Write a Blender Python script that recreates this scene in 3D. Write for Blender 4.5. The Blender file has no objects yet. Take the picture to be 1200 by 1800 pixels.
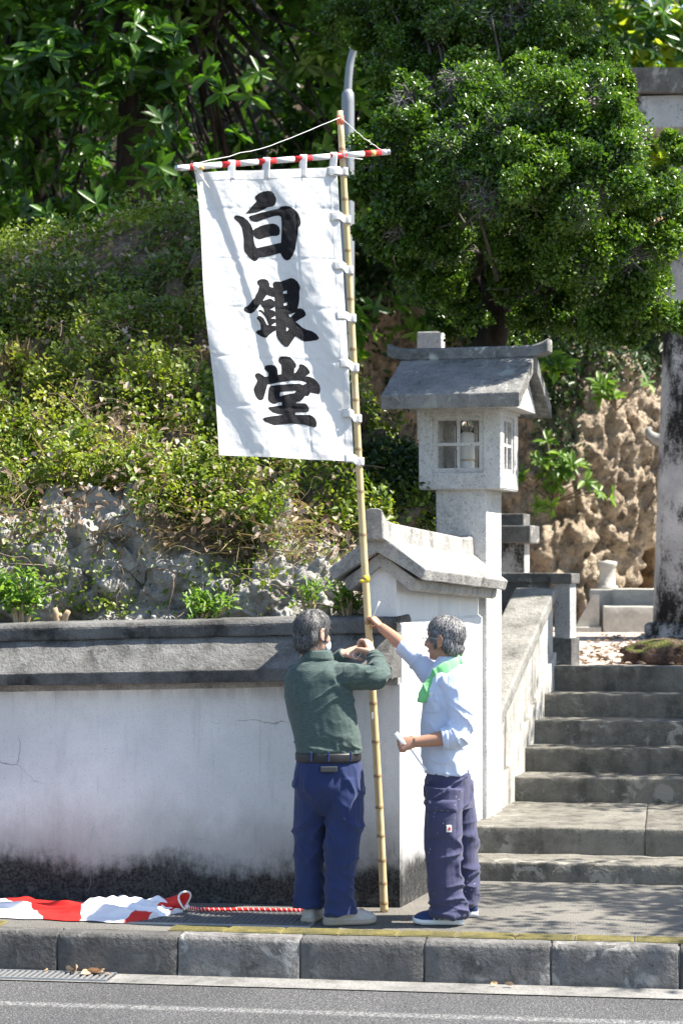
import bpy, bmesh, math, random
import numpy as np
from mathutils import Vector, Matrix
R_ = math.radians
random.seed(7)
rng = np.random.default_rng(11)
scene = bpy.context.scene
COL = scene.collection

# ------------------------------------------------------------------ camera, sky, sun, exposure
CAM_H, FPX = 1.91, 3860.0
PITCH = math.atan(100.0 / FPX)
cam_d = bpy.data.cameras.new('camera')
cam_d.sensor_fit = 'VERTICAL'; cam_d.sensor_height = 36.0; cam_d.sensor_width = 24.0
cam_d.lens = FPX / 1800.0 * 36.0
cam_d.clip_end = 3000.0
cam_d.dof.use_dof = True; cam_d.dof.focus_distance = 12.1; cam_d.dof.aperture_fstop = 4.0
cam = bpy.data.objects.new('camera', cam_d); COL.objects.link(cam)
cam.location = (0, 0, CAM_H); cam.rotation_euler = (math.pi / 2 + PITCH, 0, 0)
scene.camera = cam

SUN_EL, SUN_AZ = 55.0, -4.0         # azimuth from +X towards +Y (the sun stands to the right, just behind the street wall's plane)
sd = Vector((math.cos(R_(SUN_EL)) * math.cos(R_(SUN_AZ)), math.cos(R_(SUN_EL)) * math.sin(R_(SUN_AZ)), math.sin(R_(SUN_EL))))
world = bpy.data.worlds.new('World'); scene.world = world; world.use_nodes = True
wn = world.node_tree
bg = wn.nodes['Background']
sky = wn.nodes.new('ShaderNodeTexSky'); sky.sky_type = 'NISHITA'; sky.sun_disc = False
sky.sun_elevation = R_(SUN_EL); sky.sun_rotation = R_(90 - SUN_AZ)
sky.air_density = 1.0; sky.dust_density = 0.6; sky.ozone_density = 1.0
wn.links.new(sky.outputs[0], bg.inputs[0]); bg.inputs[1].default_value = 0.098
sl = bpy.data.lights.new('sun', 'SUN'); sl.energy = 5.0; sl.angle = R_(0.53); sl.color = (1.0, 0.94, 0.84)
so = bpy.data.objects.new('sun', sl); COL.objects.link(so)
so.rotation_euler = (-sd).to_track_quat('-Z', 'Y').to_euler(); so.location = (8, 10, 14)
scene.view_settings.view_transform = 'Standard'; scene.view_settings.look = 'None'
scene.view_settings.gamma = 1.0; scene.view_settings.exposure = 1.55
scene.view_settings.use_curve_mapping = False
scene.cycles.use_denoising = True
scene.cycles.max_bounces = 8; scene.cycles.transparent_max_bounces = 8
scene.cycles.sample_clamp_indirect = 6.0

def P(px, py, D):
    """the world point that stands D metres away and at photograph pixel (px, py)"""
    a = (px - 600.0) / FPX; b = (900.0 - py) / FPX
    t = D / (math.cos(PITCH) - b * math.sin(PITCH))
    return np.array((a * t, D, CAM_H + t * (math.sin(PITCH) + b * math.cos(PITCH))))

# ------------------------------------------------------------------ numeric noise
def _h(ix, iy, iz, s=0):
    n = (ix.astype(np.int64) * 374761393 + iy.astype(np.int64) * 668265263 + iz.astype(np.int64) * 2147483647 + s * 974711) & 0xffffffff
    n = ((n ^ (n >> 13)) * 1274126177) & 0xffffffff
    n = ((n ^ (n >> 15)) * 2246822519) & 0xffffffff
    return ((n ^ (n >> 16)) & 0xffffff) / float(0xffffff)
def vnoise(p, s=0):
    p = np.asarray(p, float); i = np.floor(p); f = p - i; i = i.astype(np.int64)
    f = f * f * (3 - 2 * f); r = 0
    for dx in (0, 1):
        for dy in (0, 1):
            for dz in (0, 1):
                w = (f[:, 0] if dx else 1 - f[:, 0]) * (f[:, 1] if dy else 1 - f[:, 1]) * (f[:, 2] if dz else 1 - f[:, 2])
                r = r + w * _h(i[:, 0] + dx, i[:, 1] + dy, i[:, 2] + dz, s)
    return r * 2 - 1
def fbm(p, octv=4, s=0, gain=.5):
    r = 0; a = 1.0; p = np.asarray(p, float)
    for k in range(octv):
        r = r + a * vnoise(p, s + k); a *= gain; p = p * 2.03 + 17.1
    return r
def worley(p, s=0):
    p = np.asarray(p, float); i = np.floor(p).astype(np.int64)
    f1 = np.full(len(p), 9.0); f2 = np.full(len(p), 9.0)
    for dx in (-1, 0, 1):
        for dy in (-1, 0, 1):
            for dz in (-1, 0, 1):
                c = i + np.array((dx, dy, dz))
                q = c + np.stack([_h(c[:, 0], c[:, 1], c[:, 2], s + k) for k in (1, 2, 3)], 1)
                d = np.linalg.norm(q - p, axis=1)
                f2 = np.where(d < f1, f1, np.minimum(f2, d)); f1 = np.minimum(f1, d)
    return f1, f2
def sstep(a, b, x):
    t = np.clip((np.asarray(x, float) - a) / (b - a), 0, 1); return t * t * (3 - 2 * t)

# ------------------------------------------------------------------ objects
def tag(o, label=None, cat=None, group=None, kind=None):
    if label: o['label'] = label
    if cat: o['category'] = cat
    if group: o['group'] = group
    if kind: o['kind'] = kind
    return o
def thing(name, label, cat, loc, group=None):
    o = bpy.data.objects.new(name, None); COL.objects.link(o); o.location = tuple(float(v) for v in loc)
    o.empty_display_size = .1
    return tag(o, label, cat, group)
def rootloc(o):
    v = Vector((0, 0, 0))
    while o is not None: v = v + Vector(o.location); o = o.parent
    return np.array(v)
def mesh_np(name, V, faces=None, loops=None, starts=None, smooth=False):
    me = bpy.data.meshes.new(name)
    V = np.asarray(V, np.float32)
    if faces is not None and not isinstance(faces, np.ndarray):
        me.from_pydata(V.tolist(), [], faces)
    else:
        if faces is not None:
            k = faces.shape[1]; loops = faces.ravel(); starts = np.arange(0, len(loops), k)
        me.vertices.add(len(V)); me.vertices.foreach_set('co', V.ravel())
        me.loops.add(len(loops)); me.loops.foreach_set('vertex_index', np.asarray(loops, np.int32))
        me.polygons.add(len(starts)); me.polygons.foreach_set('loop_start', np.asarray(starts, np.int32))
        me.update(calc_edges=True)
    if smooth: me.polygons.foreach_set('use_smooth', [True] * len(me.polygons))
    me.update()
    return me
def put(name, me, mat, parent=None):
    o = bpy.data.objects.new(name, me); COL.objects.link(o)
    if mat is not None and len(me.materials) == 0: me.materials.append(mat)
    if parent is not None: o.parent = parent
    return o
def obj(name, V, faces, mat, parent=None, smooth=False):
    """V in world coordinates; the object is placed relative to its parent, or at its own base"""
    V = np.asarray(V, float)
    if parent is not None:
        return put(name, mesh_np(name, V - rootloc(parent), faces, smooth=smooth), mat, parent)
    mn, mx = V.min(0), V.max(0); base = np.array(((mn[0] + mx[0]) / 2, (mn[1] + mx[1]) / 2, mn[2]))
    o = put(name, mesh_np(name, V - base, faces, smooth=smooth), mat)
    o.location = tuple(float(v) for v in base)
    return o

class Frame:
    """a local frame: u to the right, n into the depth, z up, turned by yaw (right side nearer)"""
    def __init__(s, x, y, yaw, z=0.0):
        c, si = math.cos(R_(yaw)), math.sin(R_(yaw))
        s.o = np.array((x, y, z)); s.u = np.array((c, -si, 0)); s.n = np.array((si, c, 0)); s.z = np.array((0, 0, 1.0))
    def __call__(s, u, n, z): return s.o + s.u * u + s.n * n + s.z * z
    def many(s, A): A = np.asarray(A, float); return s.o + A[:, :1] * s.u + A[:, 1:2] * s.n + A[:, 2:3] * s.z

class MB:
    def __init__(s): s.v = []; s.f = []; s.n = 0
    def add(s, V, F):
        V = np.asarray(V, float); s.v.append(V); s.f += [tuple(i + s.n for i in f) for f in F]; s.n += len(V); return s
    def bm(s, bm, fr=None):
        V = np.array([v.co[:] for v in bm.verts]); bm.verts.index_update()
        F = [tuple(v.index for v in f.verts) for f in bm.faces]
        bm.free(); return s.add(fr.many(V) if fr else V, F)
    def box(s, fr, u0, u1, n0, n1, z0, z1, bev=0.0, seg=2, worn=0.0, cell=.08, seed=0):
        bm = bmesh.new()
        co = [(u, n, z) for u in (u0, u1) for n in (n0, n1) for z in (z0, z1)]
        vs = [bm.verts.new(c) for c in co]
        for f in ((0, 1, 3, 2), (4, 6, 7, 5), (0, 4, 5, 1), (2, 3, 7, 6), (0, 2, 6, 4), (1, 5, 7, 3)): bm.faces.new([vs[i] for i in f])
        return s._fin(bm, fr, bev, seg, worn, cell, seed)
    def prism(s, fr, prof, u0, u1, bev=0.0, seg=2, worn=0.0, cell=.08, seed=0, tilt=0.0, shear=0.0):
        """prof: (n,z) outline, swept along u; tilt lifts z along u; shear shifts u with n"""
        bm = bmesh.new()
        A = [bm.verts.new((u0 + shear * n, n, z + tilt * u0)) for n, z in prof]
        B = [bm.verts.new((u1 + shear * n, n, z + tilt * u1)) for n, z in prof]
        k = len(prof)
        bm.faces.new(A); bm.faces.new(B[::-1])
        for i in range(k): bm.faces.new((A[i], B[i], B[(i + 1) % k], A[(i + 1) % k]))
        bmesh.ops.recalc_face_normals(bm, faces=bm.faces[:])
        return s._fin(bm, fr, bev, seg, worn, cell, seed)
    def _fin(s, bm, fr, bev, seg, worn, cell, seed):
        bmesh.ops.recalc_face_normals(bm, faces=bm.faces[:])
        if bev: bmesh.ops.bevel(bm, geom=bm.edges[:], offset=bev, segments=seg, profile=.6, affect='EDGES', clamp_overlap=True)
        if worn:
            for it in range(8):
                es = [e for e in bm.edges if e.calc_length() > cell * 1.5]
                if not es: break
                bmesh.ops.subdivide_edges(bm, edges=es, cuts=1, use_grid_fill=True)
            bmesh.ops.triangulate(bm, faces=[f for f in bm.faces if len(f.verts) > 4])
            V = np.array([v.co[:] for v in bm.verts]); bm.normal_update()
            N = np.array([v.normal[:] for v in bm.verts])
            d = worn * (fbm(V * 9 + seed * 3.7, 3, seed) * .8 + .5 * vnoise(V * 38 + seed, seed + 5))
            for v, dd, n in zip(bm.verts, d, N): v.co = v.co + Vector(n) * float(dd)
        return s.bm(bm, fr)
    def tube(s, pts, rad, seg=8, side=None, cap=True):
        V, F = tube_vf(pts, rad, seg, side, cap); return s.add(V, F)
    def ell(s, c, r, axes=None, seg=14, rings=9):
        V = []; F = []
        for i in range(rings + 1):
            th = math.pi * i / rings
            for j in range(seg):
                ph = 2 * math.pi * j / seg
                V.append((r[0] * math.sin(th) * math.cos(ph), r[1] * math.sin(th) * math.sin(ph), r[2] * math.cos(th)))
        for i in range(rings):
            for j in range(seg):
                F.append((i * seg + j, (i + 1) * seg + j, (i + 1) * seg + (j + 1) % seg, i * seg + (j + 1) % seg))
        V = np.array(V)
        if axes is not None: V = V @ np.asarray(axes)      # rows of axes: images of local x, y, z
        return s.add(V + np.asarray(c), F)
    def build(s, name, mat, parent=None, smooth=False):
        return obj(name, np.concatenate(s.v), s.f, mat, parent, smooth)

def norm(v): v = np.asarray(v, float); return v / max(1e-9, np.linalg.norm(v))
def tube_vf(pts, rad, seg=8, side=None, cap=True):
    pts = np.asarray(pts, float); k = len(pts)
    rad = [(r, r) if np.isscalar(r) else r for r in (rad if hasattr(rad, '__len__') else [rad] * k)]
    T = np.gradient(pts, axis=0) if k > 2 else np.repeat((pts[1] - pts[0])[None], 2, 0)
    a = np.array(side if side is not None else ((0, 0, 1) if abs(norm(T[0])[2]) < .9 else (1, 0, 0)), float)
    V = []; F = []
    for i in range(k):
        t = norm(T[i]); ref = np.array(side, float) if side is not None else a
        a = norm(ref - t * np.dot(ref, t)); b = np.cross(t, a)
        for j in range(seg):
            ph = 2 * math.pi * j / seg
            V.append(pts[i] + a * rad[i][0] * math.cos(ph) + b * rad[i][1] * math.sin(ph))
    for i in range(k - 1):
        for j in range(seg):
            F.append((i * seg + j, i * seg + (j + 1) % seg, (i + 1) * seg + (j + 1) % seg, (i + 1) * seg + j))
    if cap: F.append(tuple(range(seg))[::-1]); F.append(tuple((k - 1) * seg + j for j in range(seg)))
    return np.array(V), F
def smooth_path(pts, m=6):
    """Catmull-Rom through pts"""
    p = np.asarray(pts, float); q = np.vstack([2 * p[0] - p[1], p, 2 * p[-1] - p[-2]]); out = []
    for i in range(1, len(q) - 2):
        for t in np.linspace(0, 1, m, endpoint=False):
            out.append(.5 * (2 * q[i] + (q[i + 1] - q[i - 1]) * t + (2 * q[i - 1] - 5 * q[i] + 4 * q[i + 1] - q[i + 2]) * t * t + (3 * q[i] - q[i - 1] - 3 * q[i + 1] + q[i + 2]) * t ** 3))
    out.append(p[-1]); return np.array(out)
def rep(v, m): return np.interp(np.linspace(0, 1, m), np.linspace(0, 1, len(v)), v)

def rand_dirs(n):
    v = rng.normal(size=(n, 3)); return v / np.linalg.norm(v, axis=1, keepdims=True)
def unit(v): return v / np.maximum(1e-9, np.linalg.norm(v, axis=1, keepdims=True))
def leaf_mesh(name, p, d, nrm, L, W, mat, parent=None, rnd=None, hexa=False, fold=.25, droop=.15):
    """many leaves as one mesh: p base, d direction, nrm upper side; 2 or 4 triangles each"""
    n = len(p); d = unit(d); s = unit(np.cross(d, nrm)); m = np.cross(s, d)
    L = np.broadcast_to(L, n)[:, None]; W = np.broadcast_to(W, n)[:, None]
    if hexa:
        vs = [p, p + d * L * .3 + s * W * .42 + m * W * fold, p + d * L * .68 + s * W * .46 + m * (W * fold - L * droop * .3), p + d * L - m * L * droop,
              p + d * L * .68 - s * W * .46 + m * (W * fold - L * droop * .3), p + d * L * .3 - s * W * .42 + m * W * fold]
        k = 6; F = np.array([[0, 1, 2, 3], [0, 3, 4, 5]])
    else:
        vs = [p, p + d * L * .5 + s * W * .5 + m * W * fold, p + d * L - m * L * droop, p + d * L * .5 - s * W * .5 + m * W * fold]
        k = 4; F = np.array([[0, 1, 2], [0, 2, 3]])
    V = np.stack(vs, 1).reshape(-1, 3)
    faces = (np.arange(n)[:, None, None] * k + F[None]).reshape(-1, F.shape[1])
    if parent is not None: base = rootloc(parent)
    else:
        mn, mx = V.min(0), V.max(0); base = np.array(((mn[0] + mx[0]) / 2, (mn[1] + mx[1]) / 2, mn[2]))
    me = mesh_np(name, V - base, faces)
    if rnd is None: rnd = rng.random(n)
    at = me.attributes.new('rnd', 'FLOAT', 'POINT'); at.data.foreach_set('value', np.repeat(rnd, k).astype(np.float32))
    o = put(name, me, mat, parent)
    if parent is None: o.location = tuple(float(v) for v in base)
    return o

# ------------------------------------------------------------------ materials
class NT:
    def __init__(s, name):
        s.m = bpy.data.materials.new(name); s.m.use_nodes = True; s.t = s.m.node_tree
        s.b = s.t.nodes['Principled BSDF']; s.out = s.t.nodes['Material Output']
        s.geo = s.t.nodes.new('ShaderNodeNewGeometry'); s.pos = s.geo.outputs['Position']
    def lk(s, a, b): s.t.links.new(a, b)
    def setin(s, sock, v):
        if isinstance(v, bpy.types.NodeSocket): s.lk(v, sock)
        else:
            if sock.type == 'RGBA' and not np.isscalar(v) and len(v) == 3: v = (*v, 1)
            sock.default_value = v
    def vec(s, sc=(1, 1, 1), rot=(0, 0, 0), src=None):
        n = s.t.nodes.new('ShaderNodeMapping'); s.lk(src or s.pos, n.inputs[0]); n.inputs['Scale'].default_value = sc; n.inputs['Rotation'].default_value = rot
        return n.outputs[0]
    def noise(s, scale, det=4, rough=.55, vec=None, dist=0):
        n = s.t.nodes.new('ShaderNodeTexNoise'); s.lk(vec or s.pos, n.inputs['Vector'])
        n.inputs['Scale'].default_value = scale; n.inputs['Detail'].default_value = det; n.inputs['Roughness'].default_value = rough; n.inputs['Distortion'].default_value = dist
        return n.outputs[0]
    def vor(s, scale, feat='F1', vec=None, rand=1.0):
        n = s.t.nodes.new('ShaderNodeTexVoronoi'); n.feature = feat; s.lk(vec or s.pos, n.inputs['Vector']); n.inputs['Scale'].default_value = scale
        n.inputs['Randomness'].default_value = rand
        return n.outputs['Distance']
    def ramp(s, fac, stops, interp='LINEAR'):
        n = s.t.nodes.new('ShaderNodeValToRGB'); s.lk(fac, n.inputs[0]); e = n.color_ramp.elements; n.color_ramp.interpolation = interp
        while len(e) < len(stops): e.new(.5)
        for el, (p, c) in zip(e, stops):
            el.position = p; el.color = (c, c, c, 1) if np.isscalar(c) else (*c, 1)
        return n.outputs[0]
    def mix(s, fac, a, b, mode='MIX'):
        n = s.t.nodes.new('ShaderNodeMix'); n.data_type = 'RGBA'; n.blend_type = mode
        s.setin(n.inputs[0], fac); s.setin(n.inputs[6], a); s.setin(n.inputs[7], b); return n.outputs[2]
    def math(s, op, a, b=0.0, c=None, clamp=False):
        n = s.t.nodes.new('ShaderNodeMath'); n.operation = op; n.use_clamp = clamp
        s.setin(n.inputs[0], a); s.setin(n.inputs[1], b)
        if c is not None: s.setin(n.inputs[2], c)
        return n.outputs[0]
    def mapr(s, v, a, b, c=0.0, d=1.0):
        n = s.t.nodes.new('ShaderNodeMapRange'); n.interpolation_type = 'SMOOTHSTEP'; s.lk(v, n.inputs[0])
        for i, x in zip((1, 2, 3, 4), (a, b, c, d)): n.inputs[i].default_value = x
        return n.outputs[0]
    def xyz(s, src=None):
        n = s.t.nodes.new('ShaderNodeSeparateXYZ'); s.lk(src or s.pos, n.inputs[0]); return n.outputs
    def attr(s, name):
        n = s.t.nodes.new('ShaderNodeAttribute'); n.attribute_name = name; return n.outputs
    def rnd(s):
        return s.t.nodes.new('ShaderNodeObjectInfo').outputs['Random']
    def bump(s, h, strength=.4, dist=.01):
        n = s.t.nodes.new('ShaderNodeBump'); n.inputs['Strength'].default_value = strength; n.inputs['Distance'].default_value = dist
        s.lk(h, n.inputs['Height']); s.lk(n.outputs[0], s.b.inputs['Normal']); return n
    def fin(s, col=None, rough=.8, spec=.3, metal=0.0):
        if col is not None: s.setin(s.b.inputs['Base Color'], col)
        s.setin(s.b.inputs['Roughness'], rough); s.b.inputs['Specular IOR Level'].default_value = spec; s.b.inputs['Metallic'].default_value = metal
        return s.m
    def translucent(s, col, amt):
        tr = s.t.nodes.new('ShaderNodeBsdfTranslucent'); s.setin(tr.inputs[0], col)
        mx = s.t.nodes.new('ShaderNodeMixShader'); mx.inputs[0].default_value = amt
        s.lk(s.b.outputs[0], mx.inputs[1]); s.lk(tr.outputs[0], mx.inputs[2]); s.lk(mx.outputs[0], s.out.inputs[0])

def m_plain(name, col, rough=.6, spec=.3, metal=0.0, var=.12, scale=30, bump=0.0, bscale=200):
    t = NT(name); n = t.noise(scale, 3)
    c = t.mix(n, tuple(v * (1 - var) for v in col), tuple(min(1, v * (1 + var)) for v in col))
    if bump: t.bump(t.noise(bscale, 2), bump, .003)
    return t.fin(c, rough, spec, metal)

def m_concrete(name, base, dark, mold=(.03, .03, .028), moldamt=.35, scale=3.0, speck=.35, grain=140, bump=.45, streak=0.0, lichen=None, rough=.9, patch=.5, rand=0.0):
    """weathered stone or cement: tone patches, black specks, dark mould patches, vertical streaks, pits"""
    t = NT(name)
    n1 = t.noise(scale, 6, .6); n2 = t.noise(scale * 6, 5, .65); g = t.noise(grain, 3, .6)
    c = t.mix(t.mapr(n1, .5 - patch * .4, .5 + patch * .4), dark, base)
    c = t.mix(t.mapr(n2, .35, .75, 0, .45), c, tuple(min(1, v * 1.22) for v in base))
    if streak:
        sn = t.noise(7.0, 5, .6, t.vec((1, 1, .07)))
        c = t.mix(t.mapr(sn, .48, .75, 0, streak), c, mold)
    mo = t.math('MULTIPLY', t.mapr(t.noise(scale * 1.6 + .7, 7, .68), .5, .72), moldamt)
    c = t.mix(mo, c, mold)
    sp = t.mapr(g, .56, .7, 0, speck); c = t.mix(sp, c, tuple(v * .35 for v in dark))
    sp2 = t.mapr(g, .3, .42, speck * .8, 0); c = t.mix(sp2, c, tuple(min(1, v * 1.25) for v in base))
    if lichen is not None:
        c = t.mix(t.math('MULTIPLY', t.mapr(t.noise(9, 7, .62, None, .6), .535, .6), t.mapr(t.noise(3.1, 3), .45, .6)), c, lichen)
    if rand:
        c = t.mix(t.math('MULTIPLY', t.rnd(), rand), c, tuple(v * .35 for v in dark))
    h = t.math('ADD', t.math('MULTIPLY', t.noise(grain * .55, 4, .7), 1.0), t.math('MULTIPLY', n2, 1.6))
    t.bump(h, bump, .012)
    return t.fin(c, rough, .25)

def m_leaf(name, cols, trans=.3, rough=.42, spec=.3, tcol=None):
    """leaf: colour picked leaf by leaf"""
    t = NT(name); r = t.attr('rnd')[2]
    c = t.ramp(r, [(i / max(1, len(cols) - 1), cc) for i, cc in enumerate(cols)])
    c = t.mix(t.mapr(t.noise(6, 3), .3, .7, 0, .35), c, t.mix(1.0, c, (.55, .6, .5), 'MULTIPLY'))
    t.fin(c, rough, spec)
    t.translucent(t.mix(1.0, c, tcol or (1.9, 2.0, .8), 'MULTIPLY'), trans)
    return t.m

# ================================================================== materials of the place
M = {}
def wall_mat(drip=True):
    t = NT('painted_plaster'); z = t.xyz()[2]
    n1 = t.noise(1.3, 6, .6); g = t.noise(170, 3, .6)
    c = t.mix(t.mapr(n1, .3, .7), (.62, .62, .62), (.80, .795, .785))
    c = t.mix(t.mapr(g, .57, .7, 0, .5), c, (.2, .2, .2))
    c = t.mix(t.mapr(t.noise(4, 6, .7, t.vec((1, 1, .2))), .5, .78, 0, .42), c, (.36, .355, .34))
    c = t.mix(t.mapr(t.noise(24, 5, .65, t.vec((1, 1, .06))), .56, .75, 0, .35), c, (.40, .39, .37))
    # grey damp zone and black mould growing from the ground
    zz = t.math('ADD', z, t.math('MULTIPLY', t.math('SUBTRACT', t.noise(2.2, 7, .7), .5), .42))
    zz = t.math('ADD', zz, t.math('MULTIPLY', t.math('SUBTRACT', t.noise(14, 5, .7, t.vec((1, 1, .35))), .5), .16))
    c = t.mix(t.mapr(zz, .24, .66, .7, 0), c, (.24, .235, .225))
    grit = t.mapr(t.noise(60, 5, .7), .38, .62)
    mo = t.math('MULTIPLY', t.mapr(zz, .15, .30, 1, 0), t.math('ADD', t.math('MULTIPLY', grit, .12), .88), clamp=True)
    c = t.mix(mo, c, (.016, .016, .016))
    c = t.mix(t.math('MULTIPLY', t.mapr(zz, -.02, .12, 1, 0), t.mapr(t.noise(22, 5), .5, .7, 0, .4)), c, (.2, .19, .17))
    # drip line under the cap
    if drip: c = t.mix(t.math('MULTIPLY', t.mapr(z, 1.12, 1.24, 0, .55), t.mapr(t.noise(12, 4, .6, t.vec((1, 1, .15))), .35, .65)), c, (.30, .28, .24))
    # hair cracks
    cv = t.vor(1.15, 'DISTANCE_TO_EDGE', t.mix(.16, t.pos, t.t.nodes.new('ShaderNodeTexNoise').outputs[1]))
    for nd in t.t.nodes:
        if nd.type == 'TEX_NOISE' and not nd.inputs['Vector'].is_linked: t.lk(t.pos, nd.inputs['Vector']); nd.inputs['Scale'].default_value = 4; nd.inputs['Detail'].default_value = 6
    cr = t.math('MULTIPLY', t.mapr(cv, .0, .0045, 1, 0), t.mapr(t.noise(1.4, 3), .52, .58, 0, .7))
    c = t.mix(cr, c, (.16, .15, .14))
    t.bump(t.math('ADD', t.noise(130, 4, .7), t.math('MULTIPLY', t.noise(320, 2), .6)), .5, .008)
    return t.fin(c, .9, .2)
M['wall'] = wall_mat()
M['gatewall'] = wall_mat(False); M['gatewall'].name = 'painted_plaster_gate'
M['cap'] = m_concrete('weathered_wall_cap', (.21, .205, .195), (.085, .083, .078), mold=(.018, .018, .017), moldamt=.95, scale=1.6, speck=.6, grain=85, bump=.8, streak=.6)
M['capdark'] = m_concrete('mouldy_shaded_cap_edge', (.16, .157, .15), (.055, .054, .051), mold=(.012, .012, .012), moldamt=.9, scale=1.9, speck=.5, grain=85, bump=.8, streak=.5)  # mouldy cap stone; shade of the cap's front faces is also painted in
M['roofcement'] = m_concrete('gate_roof_cement', (.40, .39, .365), (.23, .22, .205), moldamt=.55, scale=2.6, speck=.6, grain=80, bump=.7, streak=.3)
M['granite'] = m_concrete('lantern_granite', (.55, .54, .52), (.40, .39, .375), moldamt=.2, scale=3.5, speck=.75, grain=75, bump=.8, patch=.7)
M['lroof'] = m_concrete('lantern_roof_stone', (.23, .225, .215), (.125, .122, .117), moldamt=.5, scale=4, speck=.6, grain=75, bump=.9, lichen=(.30, .31, .28))
M['lridge'] = m_concrete('lantern_ridge_stone', (.24, .24, .23), (.1, .1, .095), moldamt=.4, scale=5, speck=.4, grain=75, bump=.9, lichen=(.5, .52, .46))
M['step'] = m_concrete('stair_stone', (.22, .208, .18), (.105, .098, .083), moldamt=.7, scale=2.2, speck=.4, grain=80, bump=.8, streak=.6, lichen=(.3, .285, .25), rand=.3)
M['parapet'] = m_concrete('parapet_plaster', (.50, .475, .43), (.30, .285, .255), moldamt=.5, scale=2.4, speck=.3, grain=90, bump=.5, streak=.75)
M['parapetcap'] = m_concrete('parapet_cap_stone', (.27, .262, .24), (.15, .146, .134), moldamt=.5, scale=4, speck=.5, grain=80, bump=.7)
M['darkstone'] = m_concrete('dark_weathered_stone', (.16, .157, .15), (.07, .069, .066), moldamt=.6, scale=4, speck=.4, grain=110, bump=.6, lichen=(.3, .3, .28))
M['kerb'] = m_concrete('kerb_concrete', (.205, .197, .188), (.12, .115, .11), moldamt=.7, scale=3, speck=.6, grain=60, bump=.9, rand=.95, lichen=(.31, .30, .28), streak=.3)
M['gutter'] = m_concrete('gutter_concrete', (.25, .243, .23), (.13, .127, .12), moldamt=.55, scale=2.2, speck=.5, grain=80, bump=.7, patch=.6)
M['torii'] = m_concrete('torii_concrete', (.5, .5, .5), (.34, .34, .335), mold=(.012, .012, .012), moldamt=1.0, scale=1.1, speck=.6, grain=50, bump=.6, streak=.75)
def torii_mat():
    t = NT('torii_concrete_mould'); n = t.noise(1.7, 8, .68, t.vec((1, 1, .55))); g = t.noise(50, 4, .7)
    c = t.mix(t.mapr(t.noise(2.2, 5), .35, .7), (.36, .36, .36), (.56, .56, .555))
    c = t.mix(t.mapr(t.math('ADD', n, t.math('MULTIPLY', t.math('SUBTRACT', g, .5), .22)), .47, .60), c, (.018, .018, .018))
    c = t.mix(t.mapr(g, .58, .68, 0, .7), c, (.03, .03, .03)); t.bump(g, .6, .02); return t.fin(c, .9, .2)
M['torii'] = torii_mat()
M['backstone'] = m_concrete('forecourt_stone', (.5, .48, .43), (.36, .34, .3), moldamt=.2, scale=3, speck=.3, grain=80, bump=.4)
def asphalt(name, c1, c2, scale, spk):
    t = NT(name); v = t.vor(scale, 'F1'); n = t.noise(1.2, 5)
    c = t.mix(t.mapr(t.noise(scale * .9, 3, .7), .3, .72), c1, c2)
    c = t.mix(t.mapr(t.noise(scale * 1.7, 2), .58, .68, 0, spk), c, (.42, .41, .39))
    c = t.mix(t.mapr(n, .35, .7, 0, .3), c, tuple(v_ * .6 for v_ in c1))
    t.bump(t.math('ADD', t.math('MULTIPLY', v, -1.0), t.noise(scale * 2, 2)), .8, .008)
    return t, c
t, c = asphalt('road_asphalt', (.04, .04, .042), (.115, .115, .118), 85, .65)
S_YAW = 8.5
S = Frame(.332, 12.45, S_YAW)
# the worn edge line is painted on the road
sx = t.math('ADD', t.math('MULTIPLY', t.math('SUBTRACT', t.xyz()[0], .332), float(S.n[0])), t.math('MULTIPLY', t.math('SUBTRACT', t.xyz()[1], 12.45), float(S.n[1])))
wv = t.math('ABSOLUTE', t.math('ADD', sx, 1.93))
ln = t.math('MULTIPLY', t.mapr(wv, .02, .075, 1, 0), t.mapr(t.noise(60, 5, .75), .42, .62))
M['road'] = t.fin(t.mix(t.math('MULTIPLY', ln, .5), c, (.45, .45, .44)), .85, .3)
t, c = asphalt('pavement_asphalt', (.105, .1, .09), (.2, .19, .17), 120, .5)
M['pave'] = t.fin(t.mix(t.mapr(t.noise(1.6, 6), .4, .7, 0, .5), c, (.24, .22, .19)), .9, .25)
M['yellow'] = m_concrete('tactile_yellow', (.21, .178, .06), (.11, .1, .05), moldamt=.3, scale=6, speck=.35, grain=110, bump=.4, rand=.25)
M['iron'] = m_plain('grate_iron', (.09, .09, .09), .55, .5, .6, .3, 40, .3)
M['iron2'] = m_plain('grate_steel', (.17, .17, .17), .5, .5, .5, .3, 40, .3)
M['galv'] = m_plain('grate_galvanised', (.42, .43, .44), .45, .5, .7, .2, 40, .2)
M['earth'] = m_plain('ground_earth', (.09, .075, .055), .95, .1, 0, .4, 3, .6, 40)
def gravel_mat():
    t = NT('gravel'); v = t.vor(38, 'F1')
    n = t.t.nodes.new('ShaderNodeTexVoronoi'); t.lk(t.pos, n.inputs['Vector']); n.inputs['Scale'].default_value = 38
    c = t.mix(t.mapr(t.xyz(n.outputs['Color'])[0], .0, 1.0), (.3, .24, .2), (.6, .52, .47))
    t.bump(t.math('MULTIPLY', v, -1), 1.0, .02); return t.fin(c, .9, .2)
M['gravel'] = gravel_mat()
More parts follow.
